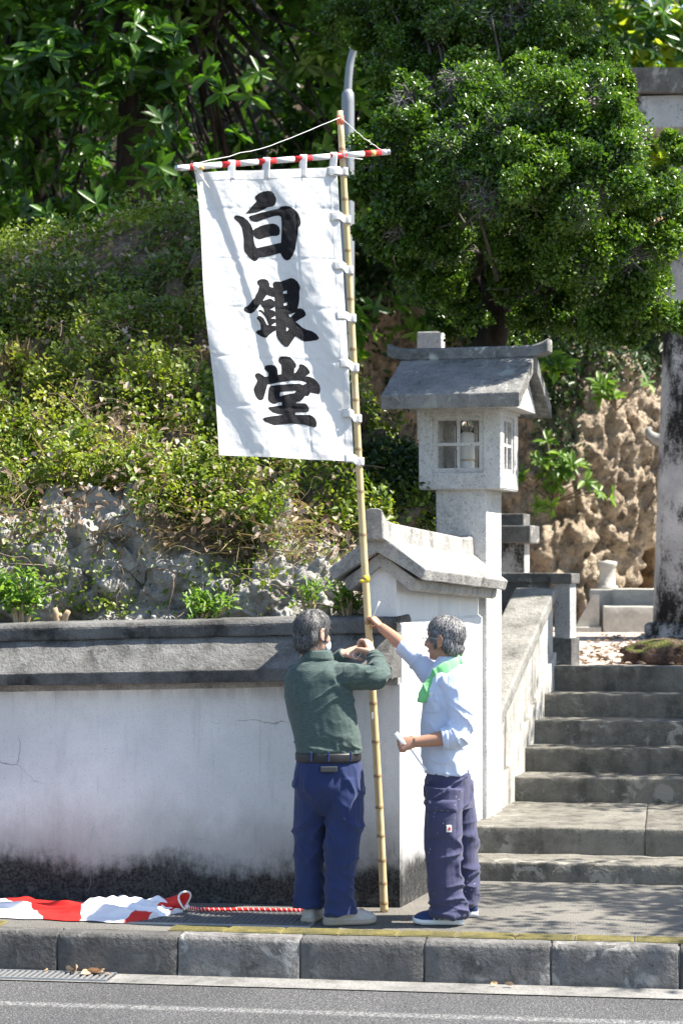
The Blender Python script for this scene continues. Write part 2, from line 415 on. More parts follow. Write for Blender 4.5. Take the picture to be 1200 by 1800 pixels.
def rock_mat(name, lo, mid, hi, moss=None, scale=3.0):
    t = NT(name); a = t.noise(scale, 8, .68); b = t.noise(scale * 7, 6, .7)
    c = t.ramp(a, [(.28, lo), (.5, mid), (.72, hi)])
    c = t.mix(t.mapr(b, .38, .68, 0, .55), c, hi)
    c = t.mix(t.mapr(t.vor(scale * 9, 'F1'), .0, .22, .75, 0), c, tuple(v * .4 for v in lo))
    c = t.mix(t.mapr(t.noise(scale * 1.3 + 3, 7, .7), .52, .66, 0, .75), c, tuple(v * .3 for v in lo))
    if moss:
        nz = t.xyz(t.geo.outputs['Normal'])[2]
        c = t.mix(t.math('MULTIPLY', t.mapr(nz, .35, .8), t.mapr(t.noise(scale * 2, 5), .4, .6, 0, .9)), c, moss)
    h = t.math('ADD', t.noise(scale * 14, 6, .75), t.math('MULTIPLY', t.vor(scale * 9), .7)); t.bump(h, .9, .035)
    return t.fin(c, .95, .15)
M['rock'] = rock_mat('coral_limestone', (.13, .125, .115), (.30, .29, .265), (.52, .50, .46))
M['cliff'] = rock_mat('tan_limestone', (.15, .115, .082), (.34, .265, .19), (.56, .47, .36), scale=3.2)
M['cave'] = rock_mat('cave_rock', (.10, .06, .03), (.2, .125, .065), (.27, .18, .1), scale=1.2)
M['moss'] = rock_mat('mossy_boulder', (.06, .045, .035), (.14, .09, .07), (.24, .16, .13), moss=(.12, .15, .03), scale=5)

# ================================================================== ground, road, pavement
def sheet(name, fr, u0, u1, n0, n1, z, mat, z2=None, cells=(1, 1), rough=0.0):
    us = np.linspace(u0, u1, cells[0] + 1); ns = np.linspace(n0, n1, cells[1] + 1); V = []
    for n_ in ns:
        for u_ in us: V.append((u_, n_, z + ((z2 - z) * (n_ - n0) / (n1 - n0) if z2 is not None else 0)))
    V = fr.many(V)
    if rough: V[:, 2] += rough * fbm(V * np.array((1.5, 1.5, 0)), 3)
    k = cells[0] + 1
    F = [(j * k + i, j * k + i + 1, (j + 1) * k + i + 1, (j + 1) * k + i) for j in range(cells[1]) for i in range(cells[0])]
    return tag(obj(name, V, F, mat), kind='structure')
sheet('ground', Frame(0, 0, 0), -900, 900, -200, 1500, -.5, M['earth'])
sheet('road', S, -60, 60, -22, -1.12, -.212, M['road'])
sheet('gutter', S, -40, 40, -1.37, -1.10, -.206, M['gutter'])
sheet('sidewalk', S, -14, 14, -.985, 3.2, -.002, M['pave'], cells=(60, 12), rough=.004)
kerb = thing('kerb', None, None, S(0, -1.05, -.21)); kerb['kind'] = 'structure'
MB().box(S, -20, 20, -1.095, -.98, -.3, -.012).build('kerb_bedding', M['gutter'], kerb)
for k in range(-6, 8):
    u0 = -.386 + k * .645
    prof = [(-1.125, -.24), (-1.108, -.02), (-1.09, 0), (-.985, .002), (-.985, -.24)]
    MB().prism(S, prof, u0 + .004, u0 + .641, bev=.008, worn=.003, cell=.06, seed=k + 20).build('kerb_block', M['kerb'], kerb, True)
strip = thing('tactile_strip', None, None, S(0, -.9, 0)); strip['kind'] = 'structure'
for k in range(-10, 12):
    if k in (-6, -5, -4): continue
    u0 = -.2 + k * .305; mb = MB().box(S, u0, u0 + .298, -.977, -.815, -.01, .005, .002, 1)
    for q in range(4): mb.box(S, u0 + .01, u0 + .288, -.965 + q * .038, -.945 + q * .038, .004, .0095, .003, 1)
    mb.build('tactile_tile', M['yellow'], strip)

# drain grate in the pavement
dg = thing('drain_grate', 'long dark steel drain grate set in the pavement beside the red rope', 'drain grate', S(-.85, -.5, 0))
MB().box(S, -1.42, -.40, -.775, -.765, -.02, .008).box(S, -1.42, -.40, -.315, -.305, -.02, .008).box(S, -1.43, -1.42, -.775, -.305, -.02, .008).box(S, -.40, -.39, -.775, -.305, -.02, .008).build('frame', M['galv'], dg)
MB().box(S, -1.42, -.40, -.765, -.315, -.004, .0005).build('pit', M['iron'], dg)
for k in range(11):
    n_ = -.745 + k * .041; MB().box(S, -1.419, -.401, n_, n_ + .011, .0005, .007, .0015, 1).build('bar', M['iron2'], dg)
mb = MB()
for k in range(34): mb.box(S, -1.40 + k * .03, -1.394 + k * .03, -.764, -.316, .001, .0085)
o = mb.build('cross_rods', M['iron2'], dg); o['kind'] = 'stuff'
# gutter grate by the kerb
gg = thing('gutter_grate', 'pale steel gutter grate flush with the road below the kerb', 'drain grate', S(-1.65, -1.24, -.2))
MB().box(S, -2.0, -1.35, -1.345, -1.335, -.21, -.196).box(S, -2.0, -1.35, -1.145, -1.135, -.21, -.196).build('frame', M['galv'], gg)
MB().box(S, -2.0, -1.35, -1.335, -1.145, -.21, -.2045).build('pit', M['iron'], gg)
for k in range(20):
    u_ = -1.985 + k * .032; MB().box(S, u_, u_ + .014, -1.334, -1.146, -.205, -.197, .001, 1).build('bar', M['galv'], gg)

# ================================================================== street wall and its cap
sw = thing('street_wall', 'long whitewashed plaster wall with black mould along its foot', 'wall', S(-2, .1, 0))
SH = math.tan(R_(8.5)); TI = .024
MB().prism(S, [(0, -.1), (0, 1.262), (.25, 1.262), (.25, -.1)], -6, -.003, worn=.0016, cell=.1, tilt=TI * .6, shear=SH, seed=3).build('wall_body', M['wall'], sw, False)
MB().prism(S, [(-.022, 1.252), (-.022, 1.30), (.27, 1.30), (.27, 1.252)], -6, -.006, bev=.004, worn=.002, tilt=TI, shear=SH, seed=4).build('corbel', M['roofcement'], sw)
MB().prism(S, [(-.15, 1.296), (-.155, 1.365), (-.004, 1.552), (.25, 1.552), (.39, 1.365), (.385, 1.296)], -6, -.004, bev=.008, worn=.003, cell=.06, tilt=TI, shear=SH, seed=5).build('cap_slope', M['cap'], sw, False)
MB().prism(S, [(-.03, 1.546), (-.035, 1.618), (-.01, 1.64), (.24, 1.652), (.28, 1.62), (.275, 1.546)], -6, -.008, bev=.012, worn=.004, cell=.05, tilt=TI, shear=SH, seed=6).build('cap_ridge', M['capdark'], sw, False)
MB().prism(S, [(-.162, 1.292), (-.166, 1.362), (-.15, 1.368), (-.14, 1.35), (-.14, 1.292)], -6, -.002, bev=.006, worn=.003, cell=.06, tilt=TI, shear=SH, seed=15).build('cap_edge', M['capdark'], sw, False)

# ================================================================== gate wall with its small roof
G = Frame(.332, 12.45, 17.0); GS = Frame(.332, 12.45, -73.0)
gw = thing('gate_wall', 'white plaster gate wall under a small grey gabled cement roof', 'wall', G(-.11, 1.0, 0))
nc = .11
MB().prism(GS, [(nc - .11, -.1), (nc - .11, 1.595), (nc - .09, 1.61), (nc + .09, 1.61), (nc + .11, 1.595), (nc + .11, -.1)], .03, 2.04, worn=.0015, cell=.1, seed=8).build('wall_body', M['gatewall'], gw)
RT = -.036
MB().prism(GS, [(nc - .085, 1.5), (nc - .085, 1.86), (nc, 1.96), (nc + .085, 1.86), (nc + .085, 1.5)], .012, 2.03, worn=.0015, cell=.1, tilt=RT, seed=9).build('gable_wall', M['gatewall'], gw)
MB().prism(GS, [(nc - .212, 1.85), (nc - .205, 1.80), (nc - .18, 1.785), (nc, 1.925), (nc + .18, 1.785), (nc + .205, 1.80), (nc + .212, 1.85), (nc, 2.0)], -.035, 2.0, bev=.006, worn=.002, cell=.07, tilt=RT, seed=10).build('roof_moulding', M['roofcement'], gw)
MB().prism(GS, [(nc - .285, 1.905), (nc - .262, 1.842), (nc, 2.005), (nc + .262, 1.842), (nc + .285, 1.905), (nc, 2.115)], -.095, 2.02, bev=.008, worn=.005, cell=.05, tilt=RT, seed=11).build('roof', M['roofcement'], gw)
def loft(rings, cap=True):
    k = len(rings[0]); V = np.concatenate([np.asarray(r, float) for r in rings]); F = []
    for i in range(len(rings) - 1):
        for j in range(k): F.append((i * k + j, i * k + (j + 1) % k, (i + 1) * k + (j + 1) % k, (i + 1) * k + j))
    if cap: F.append(tuple(range(k))[::-1]); F.append(tuple((len(rings) - 1) * k + j for j in range(k)))
    return V, F
def fixn(V, F):
    bm = bmesh.new(); vs = [bm.verts.new(tuple(v)) for v in V]
    for f in F: bm.faces.new([vs[i] for i in f])
    bmesh.ops.recalc_face_normals(bm, faces=bm.faces[:]); return bm
rings = []
for s_, up, w in ((-.16, .07, .058), (-.13, .05, .06), (-.05, .012, .062), (.1, .0, .062), (1.0, .0, .062), (1.85, .0, .062), (1.97, .012, .06), (2.03, .03, .055)):
    zc = 2.178 + RT * s_ + up; zb = 2.05 + RT * s_ + max(0, up * .3 if s_ < 0 else 0)
    rings.append([GS(s_, nc - w, zb), GS(s_, nc - w * .85, zc - .01), GS(s_, nc - w * .4, zc), GS(s_, nc + w * .4, zc), GS(s_, nc + w * .85, zc - .01), GS(s_, nc + w, zb)])
bm = fixn(*loft(rings)); bmesh.ops.bevel(bm, geom=bm.edges[:], offset=.006, segments=1, affect='EDGES', clamp_overlap=True)
MB().bm(bm).build('ridge_cap', M['roofcement'], gw)

# ================================================================== stone lantern on its post
LX, LY = .85, 14.645
Lf = Frame(LX, LY, 16.0)
sln = thing('stone_lantern', 'tall pale stone lantern with a house shaped lamp box and gabled roof', 'stone lantern', Lf(0, 0, .28))
MB().box(Lf, -.17, .17, -.24, .24, .25, 2.46, bev=.008, worn=.0015, cell=.1, seed=12).build('post', M['granite'], sln)
Z0, Z1 = 2.436, 2.95
hu, hn = .275, .285
def wall_with_window(name, face):
    """one side of the lamp box with its square window hole, recessed frame and cross bars"""
    w = hu if face in ('f', 'b') else hn
    if face in ('f', 'b'): ox = -.012
    else: ox = 0.0
    a0, a1, b0, b1 = ox - .14, ox + .14, Z0 + .135, Z1 - .065
    th = .05
    def bx(mb, s0, s1, d0, d1, z0, z1, bev=.004):
        if face == 'f': return mb.box(Lf, s0, s1, -hn + d0, -hn + d1, z0, z1, bev, 1, worn=.001, cell=.06)
        if face == 'b': return mb.box(Lf, s0, s1, hn - d1, hn - d0, z0, z1, bev, 1)
        if face == 'r': return mb.box(Lf, hu - d1, hu - d0, s0, s1, z0, z1, bev, 1, worn=.001, cell=.06)
        return mb.box(Lf, -hu + d0, -hu + d1, s0, s1, z0, z1, bev, 1)
    e = w if face in ('f', 'b') else w - th - .001
    mb = MB()
    bx(mb, -e, a0 - .03, 0, th, Z0, Z1); bx(mb, a1 + .03, e, 0, th, Z0, Z1)
    bx(mb, a0 - .031, a1 + .031, 0.0004, th, Z0 + .0006, b0 - .03); bx(mb, a0 - .031, a1 + .031, 0.0004, th, b1 + .03, Z1 - .0006)
    p = mb.build('box_side', M['granite'], sln)
    f = MB(); bx(f, a0 - .032, a0, .014, th - .004, b0 - .032, b1 + .032, .002); bx(f, a1, a1 + .032, .014, th - .004, b0 - .032, b1 + .032, .002)
    bx(f, a0 - .001, a1 + .001, .0145, th - .005, b0 - .0315, b0, .002); bx(f, a0 - .001, a1 + .001, .0145, th - .005, b1, b1 + .0315, .002)
    f.build('window_frame', M['granite'], p)
    f = MB(); m = (a0 + a1) / 2; zm = (b0 + b1) / 2
    bx(f, m - .011, m + .011, .017, .04, b0 - .001, b1 + .001, .002); bx(f, a0 - .001, a1 + .001, .018, .039, zm - .011, zm + .011, .002)
    f.build('glazing_bars', M['granite'], p)
for fc in 'fbrl': wall_with_window(fc, fc)
MB().box(Lf, -hu + .004, hu - .004, -hn + .004, hn - .004, Z0 - .006, Z0 + .03, .002, 1).build('box_floor', M['granite'], sln)
MB().box(Lf, -hu - .01, hu + .012, -hn - .012, hn + .012, Z1 - .008, Z1 + .016, .003, 1).build('box_plate', M['granite'], sln)
# roof: two slopes as one thick chevron, gables below
RD, RW = .565, .455
prof = [(-RD, 2.942), (-RD - .012, 3.035), (0, 3.345), (RD + .012, 3.035), (RD, 2.942), (0, 3.245)]
MB().prism(Lf, prof, -RW, RW, bev=.01, worn=.005, cell=.045, seed=14).build('roof', M['lroof'], sln)
MB().prism(Lf, [(-.36, 2.96), (0, 3.25), (.36, 2.96)], -RW + .14, RW - .07, bev=.004).build('gable', M['granite'], sln)
rings = []
for s_, up in ((-.545, .042), (-.5, .018), (-.42, .002), (-.2, 0), (.2, 0), (.42, .002), (.5, .02), (.55, .046)):
    zc = 3.388 + up; zb = 3.305 + up * .8; e = 1 + abs(s_) * .1
    rings.append([Lf(s_, -.075 * e, zb), Lf(s_, -.078 * e, zc - .012), Lf(s_, -.05 * e, zc), Lf(s_, .05 * e, zc), Lf(s_, .078 * e, zc - .012), Lf(s_, .075 * e, zb)])
bm = fixn(*loft(rings)); bmesh.ops.bevel(bm, geom=bm.edges[:], offset=.006, segments=1, affect='EDGES', clamp_overlap=True)
MB().bm(bm).build('ridge', M['lridge'], sln)
# the lamp that stands inside the box
lamp = thing('lamp_holder', 'white ceramic lamp holder with clear bulb inside the stone lantern box', 'lamp', Lf(.0, -.05, Z0 + .03))
def lathe(c, prof, seg=20):
    V = []; F = []
    for r, z in prof:
        for j in range(seg):
            a = 2 * math.pi * j / seg; V.append((c[0] + r * math.cos(a), c[1] + r * math.sin(a), c[2] + z))
    for i in range(len(prof) - 1):
        for j in range(seg): F.append((i * seg + j, i * seg + (j + 1) % seg, (i + 1) * seg + (j + 1) % seg, (i + 1) * seg + j))
    return np.array(V), F
cc = Lf(.0, -.05, Z0 + .028)
M['ceramic'] = m_plain('white_ceramic', (.8, .79, .77), .3, .5, 0, .05)
gt = NT('bulb_glass'); gt.b.inputs['Transmission Weight'].default_value = 1.0; gt.b.inputs['IOR'].default_value = 1.45; M['bulb'] = gt.fin((1, 1, 1), .03, .5)
M['filament'] = m_plain('filament', (.6, .4, .2), .4, .5, .5)
MB().add(*lathe(cc, [(.0, 0), (.05, 0), (.05, .15), (.046, .165), (.052, .175), (.05, .25), (.044, .345), (.03, .355), (0, .357)])).build('socket', M['ceramic'], lamp, True)
MB().add(*lathe(cc, [(.028, .35), (.03, .365), (.042, .39), (.042, .41), (.028, .435), (0, .44)])).build('bulb', M['bulb'], lamp, True)
MB().add(*lathe(cc, [(0, .165), (.0525, .165), (.0525, .172), (0, .172)])).build('ring', M['filament'], lamp, True)

# ================================================================== stairs
st = thing('stone_stairs', 'worn grey stone stairs of seven broad steps beside the gate wall', 'stairs', S(2, 1.2, 0))
SN = [1.12, 1.55, 3.06, 3.45, 3.80, 4.22, 4.64]; SZ = [.116, .283, .456, .629, .799, .972, 1.158]
cuts = {0: [.0, 1.95, 3.6], 1: [-.02, 1.35, 3.0], 2: [.36, 2.05, 3.5], 3: [.4, 1.62, 3.3], 4: [.44, 2.0, 3.6], 5: [.5, 1.75, 3.4], 6: [.55, 1.95, 3.2]}
for i in range(7):
    n1 = SN[i + 1] + .06 if i < 6 else 5.05
    cs = cuts[i] + [5.2]
    for a, b in zip(cs[:-1], cs[1:]):
        MB().box(S, a + .001, b - .001, SN[i], n1, SZ[i] - (.20 if i else .16), SZ[i], bev=.012, worn=.005, cell=.055, seed=30 + i * 4 + int(a)).build('step', M['step'], st, True)
MB().box(S, .2, 5.2, 1.3, 5.0, -.3, .09).box(S, .5, 5.2, 3.2, 5.0, 0, .44).box(S, .58, 5.2, 3.9, 5.0, .4, .78).box(S, .6, 5.2, 4.3, 5.0, .7, .95).build('fill', M['step'], st)
Pf = Frame(1.217, 15.5, 15.5)
pp = thing('stair_parapet', 'sloping whitewashed parapet with broad grey coping beside the stairs', 'parapet', Pf(-.14, 0, .2))
def zt(n): return 1.165 + .387 * n
MB().prism(Pf, [(-.85, 0), (-.85, zt(-.85) - .10), (1.62, zt(1.62) - .10), (1.62, .3)], -.27, -.012, worn=.002, cell=.1, seed=50).build('parapet_body', M['parapet'], pp)
MB().prism(Pf, [(-.9, 0), (-.9, zt(-.9) - .52), (1.6, zt(1.6) - .52), (1.6, .3)], -.1, .018, bev=.004, worn=.002, cell=.1, seed=51).build('stringer', M['parapet'], pp)
pr = [(-.92, zt(-.92) - .115), (-.94, zt(-.92) - .02), (-.90, zt(-.90))] + [(n, zt(n)) for n in np.linspace(-.7, 1.45, 6)] + [(1.6, zt(1.55)), (1.66, zt(1.55) - .02), (1.66, zt(1.66) - .115)]
MB().prism(Pf, pr, -.30, .02, bev=.02, seg=3, worn=.003, cell=.06, seed=52).build('coping', M['parapetcap'], pp, True)
# newel post at the top of the stairs
q = P(993, 1100, 17.25); Nf = Frame(q[0], q[1], 28)
nw = thing('newel_post', 'short dark stone post at the top end of the stair parapet', 'post', Nf(0, 0, 1.14))
MB().box(Nf, -.085, .085, -.085, .085, 1.1, 1.37, .006, worn=.002, seed=60).build('base', M['darkstone'], nw)
MB().box(Nf, -.065, .065, -.065, .065, 1.36, 1.80, .006, worn=.002, seed=61).build('shaft', M['torii'], nw)
MB().box(Nf, -.088, .088, -.088, .088, 1.795, 1.875, .008, worn=.002, seed=62).build('post_cap', M['darkstone'], nw)
rf = Frame(*(P(945, 1000, 17.4)[:2]), 16)
hr = thing('stone_rail', 'low dark stone rail running left from the newel post', 'rail', rf(0, 0, 1.1))
MB().box(rf, -.55, .14, -.06, .06, 1.80, 1.88, .01, worn=.002, seed=63).build('rail', M['darkstone'], hr)
MB().box(rf, -.5, .10, -.045, .045, 1.0, 1.803, .004, worn=.002, seed=64).build('panel', M['darkstone'], hr)
# dark square pillar behind the lantern post
q = P(909, 1000, 18.6); Df = Frame(q[0], q[1], 16)
dp = thing('gate_pillar', 'dark mouldy square stone pillar with wide cap behind the white post', 'pillar', Df(0, 0, 1.1))
MB().box(Df, -.15, .08, -.13, .13, 1.0, 2.135, .008, worn=.002, seed=70).build('shaft', M['torii'], dp)
MB().box(Df, -.24, .15, -.21, .21, 2.125, 2.275, .012, worn=.003, seed=71).build('pillar_cap', M['darkstone'], dp)
MB().box(Df, -.17, .08, -.14, .14, 2.27, 2.375, .01, worn=.003, seed=72).build('top_block', M['darkstone'], dp)
# plain concrete post whose top shows above the lantern roof
q = P(757, 600, 19.5); Cf = Frame(q[0], q[1], 10)
MBx = MB().box(Cf, -.11, .11, -.11, .11, -.4, P(757, 583, 19.4)[2], .01, worn=.001, cell=.4)
tag(MBx.build('concrete_post', M['granite']), 'plain square concrete post rising just behind the lantern roof ridge', 'post')

# ================================================================== forecourt behind the stairs
sheet('forecourt', S, -4, 14, 4.95, 19, 1.15, M['gravel'], z2=1.27, cells=(40, 40), rough=.012)
q0 = P(1085, 1118, 24.2); Bf = Frame(q0[0], q0[1], 6, 1.2)
bs = thing('shrine_steps', 'two pale stone steps at the foot of the tan cliff', 'stairs', Bf(.2, 0, -.05))
MB().box(Bf, -.16, 1.6, 0, 1.6, -.1, .30, .015, worn=.004, cell=.1, seed=80).build('step', M['backstone'], bs, True)
MB().box(Bf, -.05, 1.6, .5, 1.7, .29, .48, .015, worn=.004, cell=.1, seed=81).build('step', M['backstone'], bs, True)
wg = thing('stone_kerb', 'pale sloping stone wing beside the steps below the cliff', 'stone kerb', Bf(-.4, .1, -.05))
MB().prism(Bf, [(0, -.1), (0, .07), (.3, .07), (.3, -.1)], -.52, -.18, bev=.01).build('base', M['backstone'], wg)
MB().add(*(lambda r: (r[0], r[1]))(loft([[Bf(-.5, .1, .0), Bf(-.2, .1, .0), Bf(-.2, .1, .42), Bf(-.27, .1, .42)], [Bf(-.5, .5, .0), Bf(-.2, .5, .0), Bf(-.2, .5, .42), Bf(-.27, .5, .42)]]))).build('wing', M['backstone'], wg)
sp = thing('offering_post', 'round topped stone post on a square plinth beside the cliff steps', 'post', Bf(-.15, .8, 0))
MB().box(Bf, -.3, .08, .62, 1.0, .1, .48, .012, worn=.003, seed=83).build('plinth', M['backstone'], sp)
MB().add(*lathe(Bf(-.1, .8, .47), [(0, 0), (.12, 0), (.12, .04), (.09, .06), (.09, .26), (.11, .28), (.11, .32), (0, .34)])).build('shaft', M['backstone'], sp, True)

# ================================================================== torii gate
def torii():
    D = 22.6; c0 = P(1207, 1115, D); T = Frame(c0[0], c0[1], 8)
    t = thing('torii_gate', 'tall grey concrete torii gate streaked with black mould', 'torii', T(0, 0, 1.2))
    ztop = P(1100, 172, D)[2]
    for k, u in enumerate((0, 4.4)):
        s_ = 1 if k == 0 else -1
        pts = [T(u + s_ * .17 * f, 0, 1.15 + (ztop - 1.15) * f) for f in np.linspace(0, 1, 14)]
        V, F = tube_vf(pts, list(np.linspace(.36, .31, 14)), 28); p = obj('pillar', V, F, M['torii'], t, True)
        b = MB().add(*lathe(T(u, 0, 1.16), [(0, .2), (.40, .2), (.44, .17), (.44, .08), (.5, .06), (.5, -.1), (0, -.1)], 24)).build('pillar_base', M['torii'], t, True)
    rings = []
    z1 = P(1100, 140, D)[2]
    for f in np.linspace(-1, 1, 15):
        u = 2.2 + f * 2.95; up = .05 * abs(f) ** 3
        rings.append([T(u, -.42, z1 - .24 + up), T(u, -.46, z1 + up), T(u, 0, z1 + .06 + up), T(u, .46, z1 + up), T(u, .42, z1 - .24 + up)])
    MB().add(*loft(rings)).build('top_lintel', M['darkstone'], t)
    MB().box(T, -.48, 4.9, -.33, .33, z1 - .56, z1 - .225, .01).build('second_lintel', M['torii'], t)
    MB().box(T, -.55, 4.95, -.16, .16, z1 - 1.55, z1 - 1.15, .02).build('tie_beam', M['torii'], t)
    MB().box(T, 1.95, 2.45, -.14, .14, z1 - 1.16, z1 - .61, .02).build('strut', M['torii'], t)
    # straw rope
    rp = thing('straw_rope', 'thick brown twisted straw rope slung between the torii pillars', 'rope', T(2.2, -.3, z1 - 1.6))
    M['straw'] = m_plain('straw', (.32, .22, .12), .9, .1, 0, .4, 60, .6, 150)
    for ph in (0, 2.09, 4.19):
        pts = []
        for f in np.linspace(0, 1, 90):
            r = .06 + .05 * math.sin(math.pi * f); a = f * 60 + ph; u = -.35 + 5.1 * f
            pts.append(T(u, -.48 + r * .7 * math.cos(a), z1 - 1.55 - .55 * math.sin(math.pi * f) + r * .7 * math.sin(a)))
        V, F = tube_vf(pts, .07, 7); obj('strand', V, F, M['straw'], rp, True)
torii()
# scrolled eave end beside the torii pillar
M['scroll'] = m_plain('scroll_stone', (.27, .265, .25), .85, .2, 0, .2, 8, .4, 80)
q = P(1160, 768, 24.5)
sb = thing('stone_lantern_roof', 'curled pale stone eave of a lantern hidden behind the torii pillar', 'stone lantern', (q[0] + .35, q[1], 1.2))
pts = [q + np.array((.75, 0, .12)), q + np.array((.3, 0, -.02)), q + np.array((0, 0, -.03)), q + np.array((-.07, 0, -.01)), q + np.array((-.12, 0, .03)), q + np.array((-.13, 0, .075)), q + np.array((-.10, 0, .10))]
MB().tube(smooth_path(pts, 5), [(r, r) for r in rep([.09, .08, .07, .06, .05, .04, .02], 31)], 10).build('eave', M['scroll'], sb, True)
MB().tube([q + np.array((.45, 0, -.02)), (q[0] + .45, q[1], 1.2)], [.2, .24], 14).build('shaft', M['scroll'], sb, True)
# mossy boulder at the head of the stairs
def boulder(name, c, r, mat, seed, amp=.18, sub=4, fl=.6):
    bm = bmesh.new(); bmesh.ops.create_icosphere(bm, subdivisions=sub, radius=1.0)
    V = np.array([v.co[:] for v in bm.verts]); F = [tuple(v.index for v in f.verts) for f in bm.faces]; bm.free()
    d = 1 + amp * fbm(V * 1.6 + seed, 4, seed) + amp * .35 * fbm(V * 6 + seed, 3, seed + 9)
    V = V * d[:, None]; V[:, 2] = np.where(V[:, 2] < -fl, -fl + (V[:, 2] + fl) * .1, V[:, 2])
    V = V * np.asarray(r) + np.asarray(c); return obj(name, V, F, mat, None, True)
q = P(1172, 1150, 17.55)
tag(boulder('boulder', (q[0], q[1], 1.22), (.38, .24, .13), M['moss'], 5), 'low reddish boulder with a mossy top at the head of the stairs', 'boulder')

# ================================================================== hillside behind the street wall
def grid_faces(nu, nv):
    i = np.arange(nu - 1)[None, :]; j = np.arange(nv - 1)[:, None]
    a = (j * nu + i); return np.stack([a, a + 1, a + nu + 1, a + nu], -1).reshape(-1, 4)
def mound_points(nu=330, nv=300):
    pxs = np.linspace(-420, 690, nu); V = np.zeros((nv, nu, 3))
    crest = np.interp(pxs, [-420, 0, 120, 200, 340, 450, 560, 640, 735], [445, 440, 425, 395, 372, 430, 620, 800, 930])
    bs = np.linspace(0, 1.12, nv)
    for i, px in enumerate(pxs):
        foot = 12.98 + max(0, (600 - px)) / 600 * .38 + (max(0, px - 560) / 160.0) ** 2 * .55
        for j, b in enumerate(bs):
            bb = min(b, 1.0)
            # steep rock foot, then a slope
            f = np.interp(bb, [0, .1, .2, .3, .4, .6, .8, .95, 1], [1120, 1060, 985, 915, 860, 690, 520, 405, 380])
            py = 1120 + (f - 1120) * (1120 - crest[i]) / 740.0
            D = foot + np.interp(bb, [0, .1, .2, .3, .4, .6, .8, .95, 1], [0, .03, .12, .32, .75, 2.0, 3.2, 4.3, 5.0])
            q = P(px, py, D)
            if b > 1: q = q + np.array((0, (b - 1) * 30, -(b - 1) * 14))
            V[j, i] = q
    return V.reshape(-1, 3), bs.repeat(nu), nu, nv
mV, mB, mnu, mnv = mound_points()
gV = mV.reshape(mnv, mnu, 3)
def grid_normals(g):
    du = np.gradient(g, axis=1); dv = np.gradient(g, axis=0); n = np.cross(du, dv); return unit(n.reshape(-1, 3))
mN = grid_normals(gV)
mN *= np.where(mN[:, 1:2] > 0, -1, 1)
rockness = 1 - sstep(.22, .36, mB + .10 * fbm(mV * 1.3, 3, 40))
right = sstep(-.7, -.2, mV[:, 0]) * (1 - sstep(.36, .5, mB)); rockness = np.maximum(rockness, right)
f1, f2 = worley(mV * np.array((3.0, 3.0, 3.4)) + .35 * np.stack([fbm(mV * 2.5, 3, k) for k in (1, 2, 3)], 1), 3)
g1, g2 = worley(mV * 9 + .3 * np.stack([fbm(mV * 6, 2, k) for k in (4, 5, 6)], 1), 7)
rg = 1 - np.abs(fbm(mV * 2.1, 4, 22)); lump = .13 * (sstep(0, .5, f2 - f1) - .5) + .07 * (.5 - f1) + .05 * (sstep(0, .5, g2 - g1) - .5) + .16 * fbm(mV * 1.9, 5, 21, .55) - .16 * np.clip(rg - .72, 0, 1) / .28 + .028 * fbm(mV * 11, 4, 25, .6) - .04 * np.exp(-(g1 / .2) ** 2)
soft = .30 * fbm(mV * 1.25, 4, 30) + .10 * fbm(mV * 4, 3, 33) + .16 * (sstep(.0, .5, f2 - f1) - .5)
disp = rockness * lump * .85 + (1 - rockness) * soft * (1 - .8 * sstep(.8, .95, mB))
ed = sstep(0, .05, mB)                   # keep the foot behind the wall
mV2 = mV + mN * (disp * ed)[:, None]
mV2[:, 0] = np.minimum(mV2[:, 0], np.where(mV2[:, 2] < 2.3, .04 + .30 * (mV2[:, 1] - 12.45), 9))
mV2[:, 1] = np.maximum(mV2[:, 1], 12.45 - (mV2[:, 0] - .332) * math.tan(R_(8.5)) + .30)
def hill_mat():
    t = NT('hillside_rock_and_soil'); r = t.attr('rock')[2]
    a = t.noise(3.5, 8, .68); b = t.noise(24, 6, .7)
    c = t.ramp(a, [(.28, (.16, .152, .14)), (.5, (.40, .385, .355)), (.72, (.62, .6, .555))])
    c = t.mix(t.mapr(b, .38, .68, 0, .5), c, (.55, .525, .48))
    c = t.mix(t.mapr(t.vor(30, 'F1'), .0, .25, .7, 0), c, (.06, .056, .05))
    c = t.mix(t.mapr(t.noise(5.5, 7, .7), .54, .68, 0, .6), c, (.10, .094, .083))
    soil = t.ramp(t.noise(26, 7, .75), [(.3, (.04, .032, .02)), (.52, (.16, .125, .085)), (.72, (.38, .31, .22))])
    t.bump(t.math('ADD', t.noise(48, 6, .75), t.math('MULTIPLY', t.vor(30), .6)), .9, .03)
    return t.fin(t.mix(r, soil, c), .95, .15)
M['hill'] = hill_mat()
hill = obj('hillside', mV2, grid_faces(mnu, mnv), M['hill'], None, True)
hill['kind'] = 'structure'
at = hill.data.attributes.new('rock', 'FLOAT', 'POINT'); at.data.foreach_set('value', sstep(.25, .7, rockness).astype(np.float32))

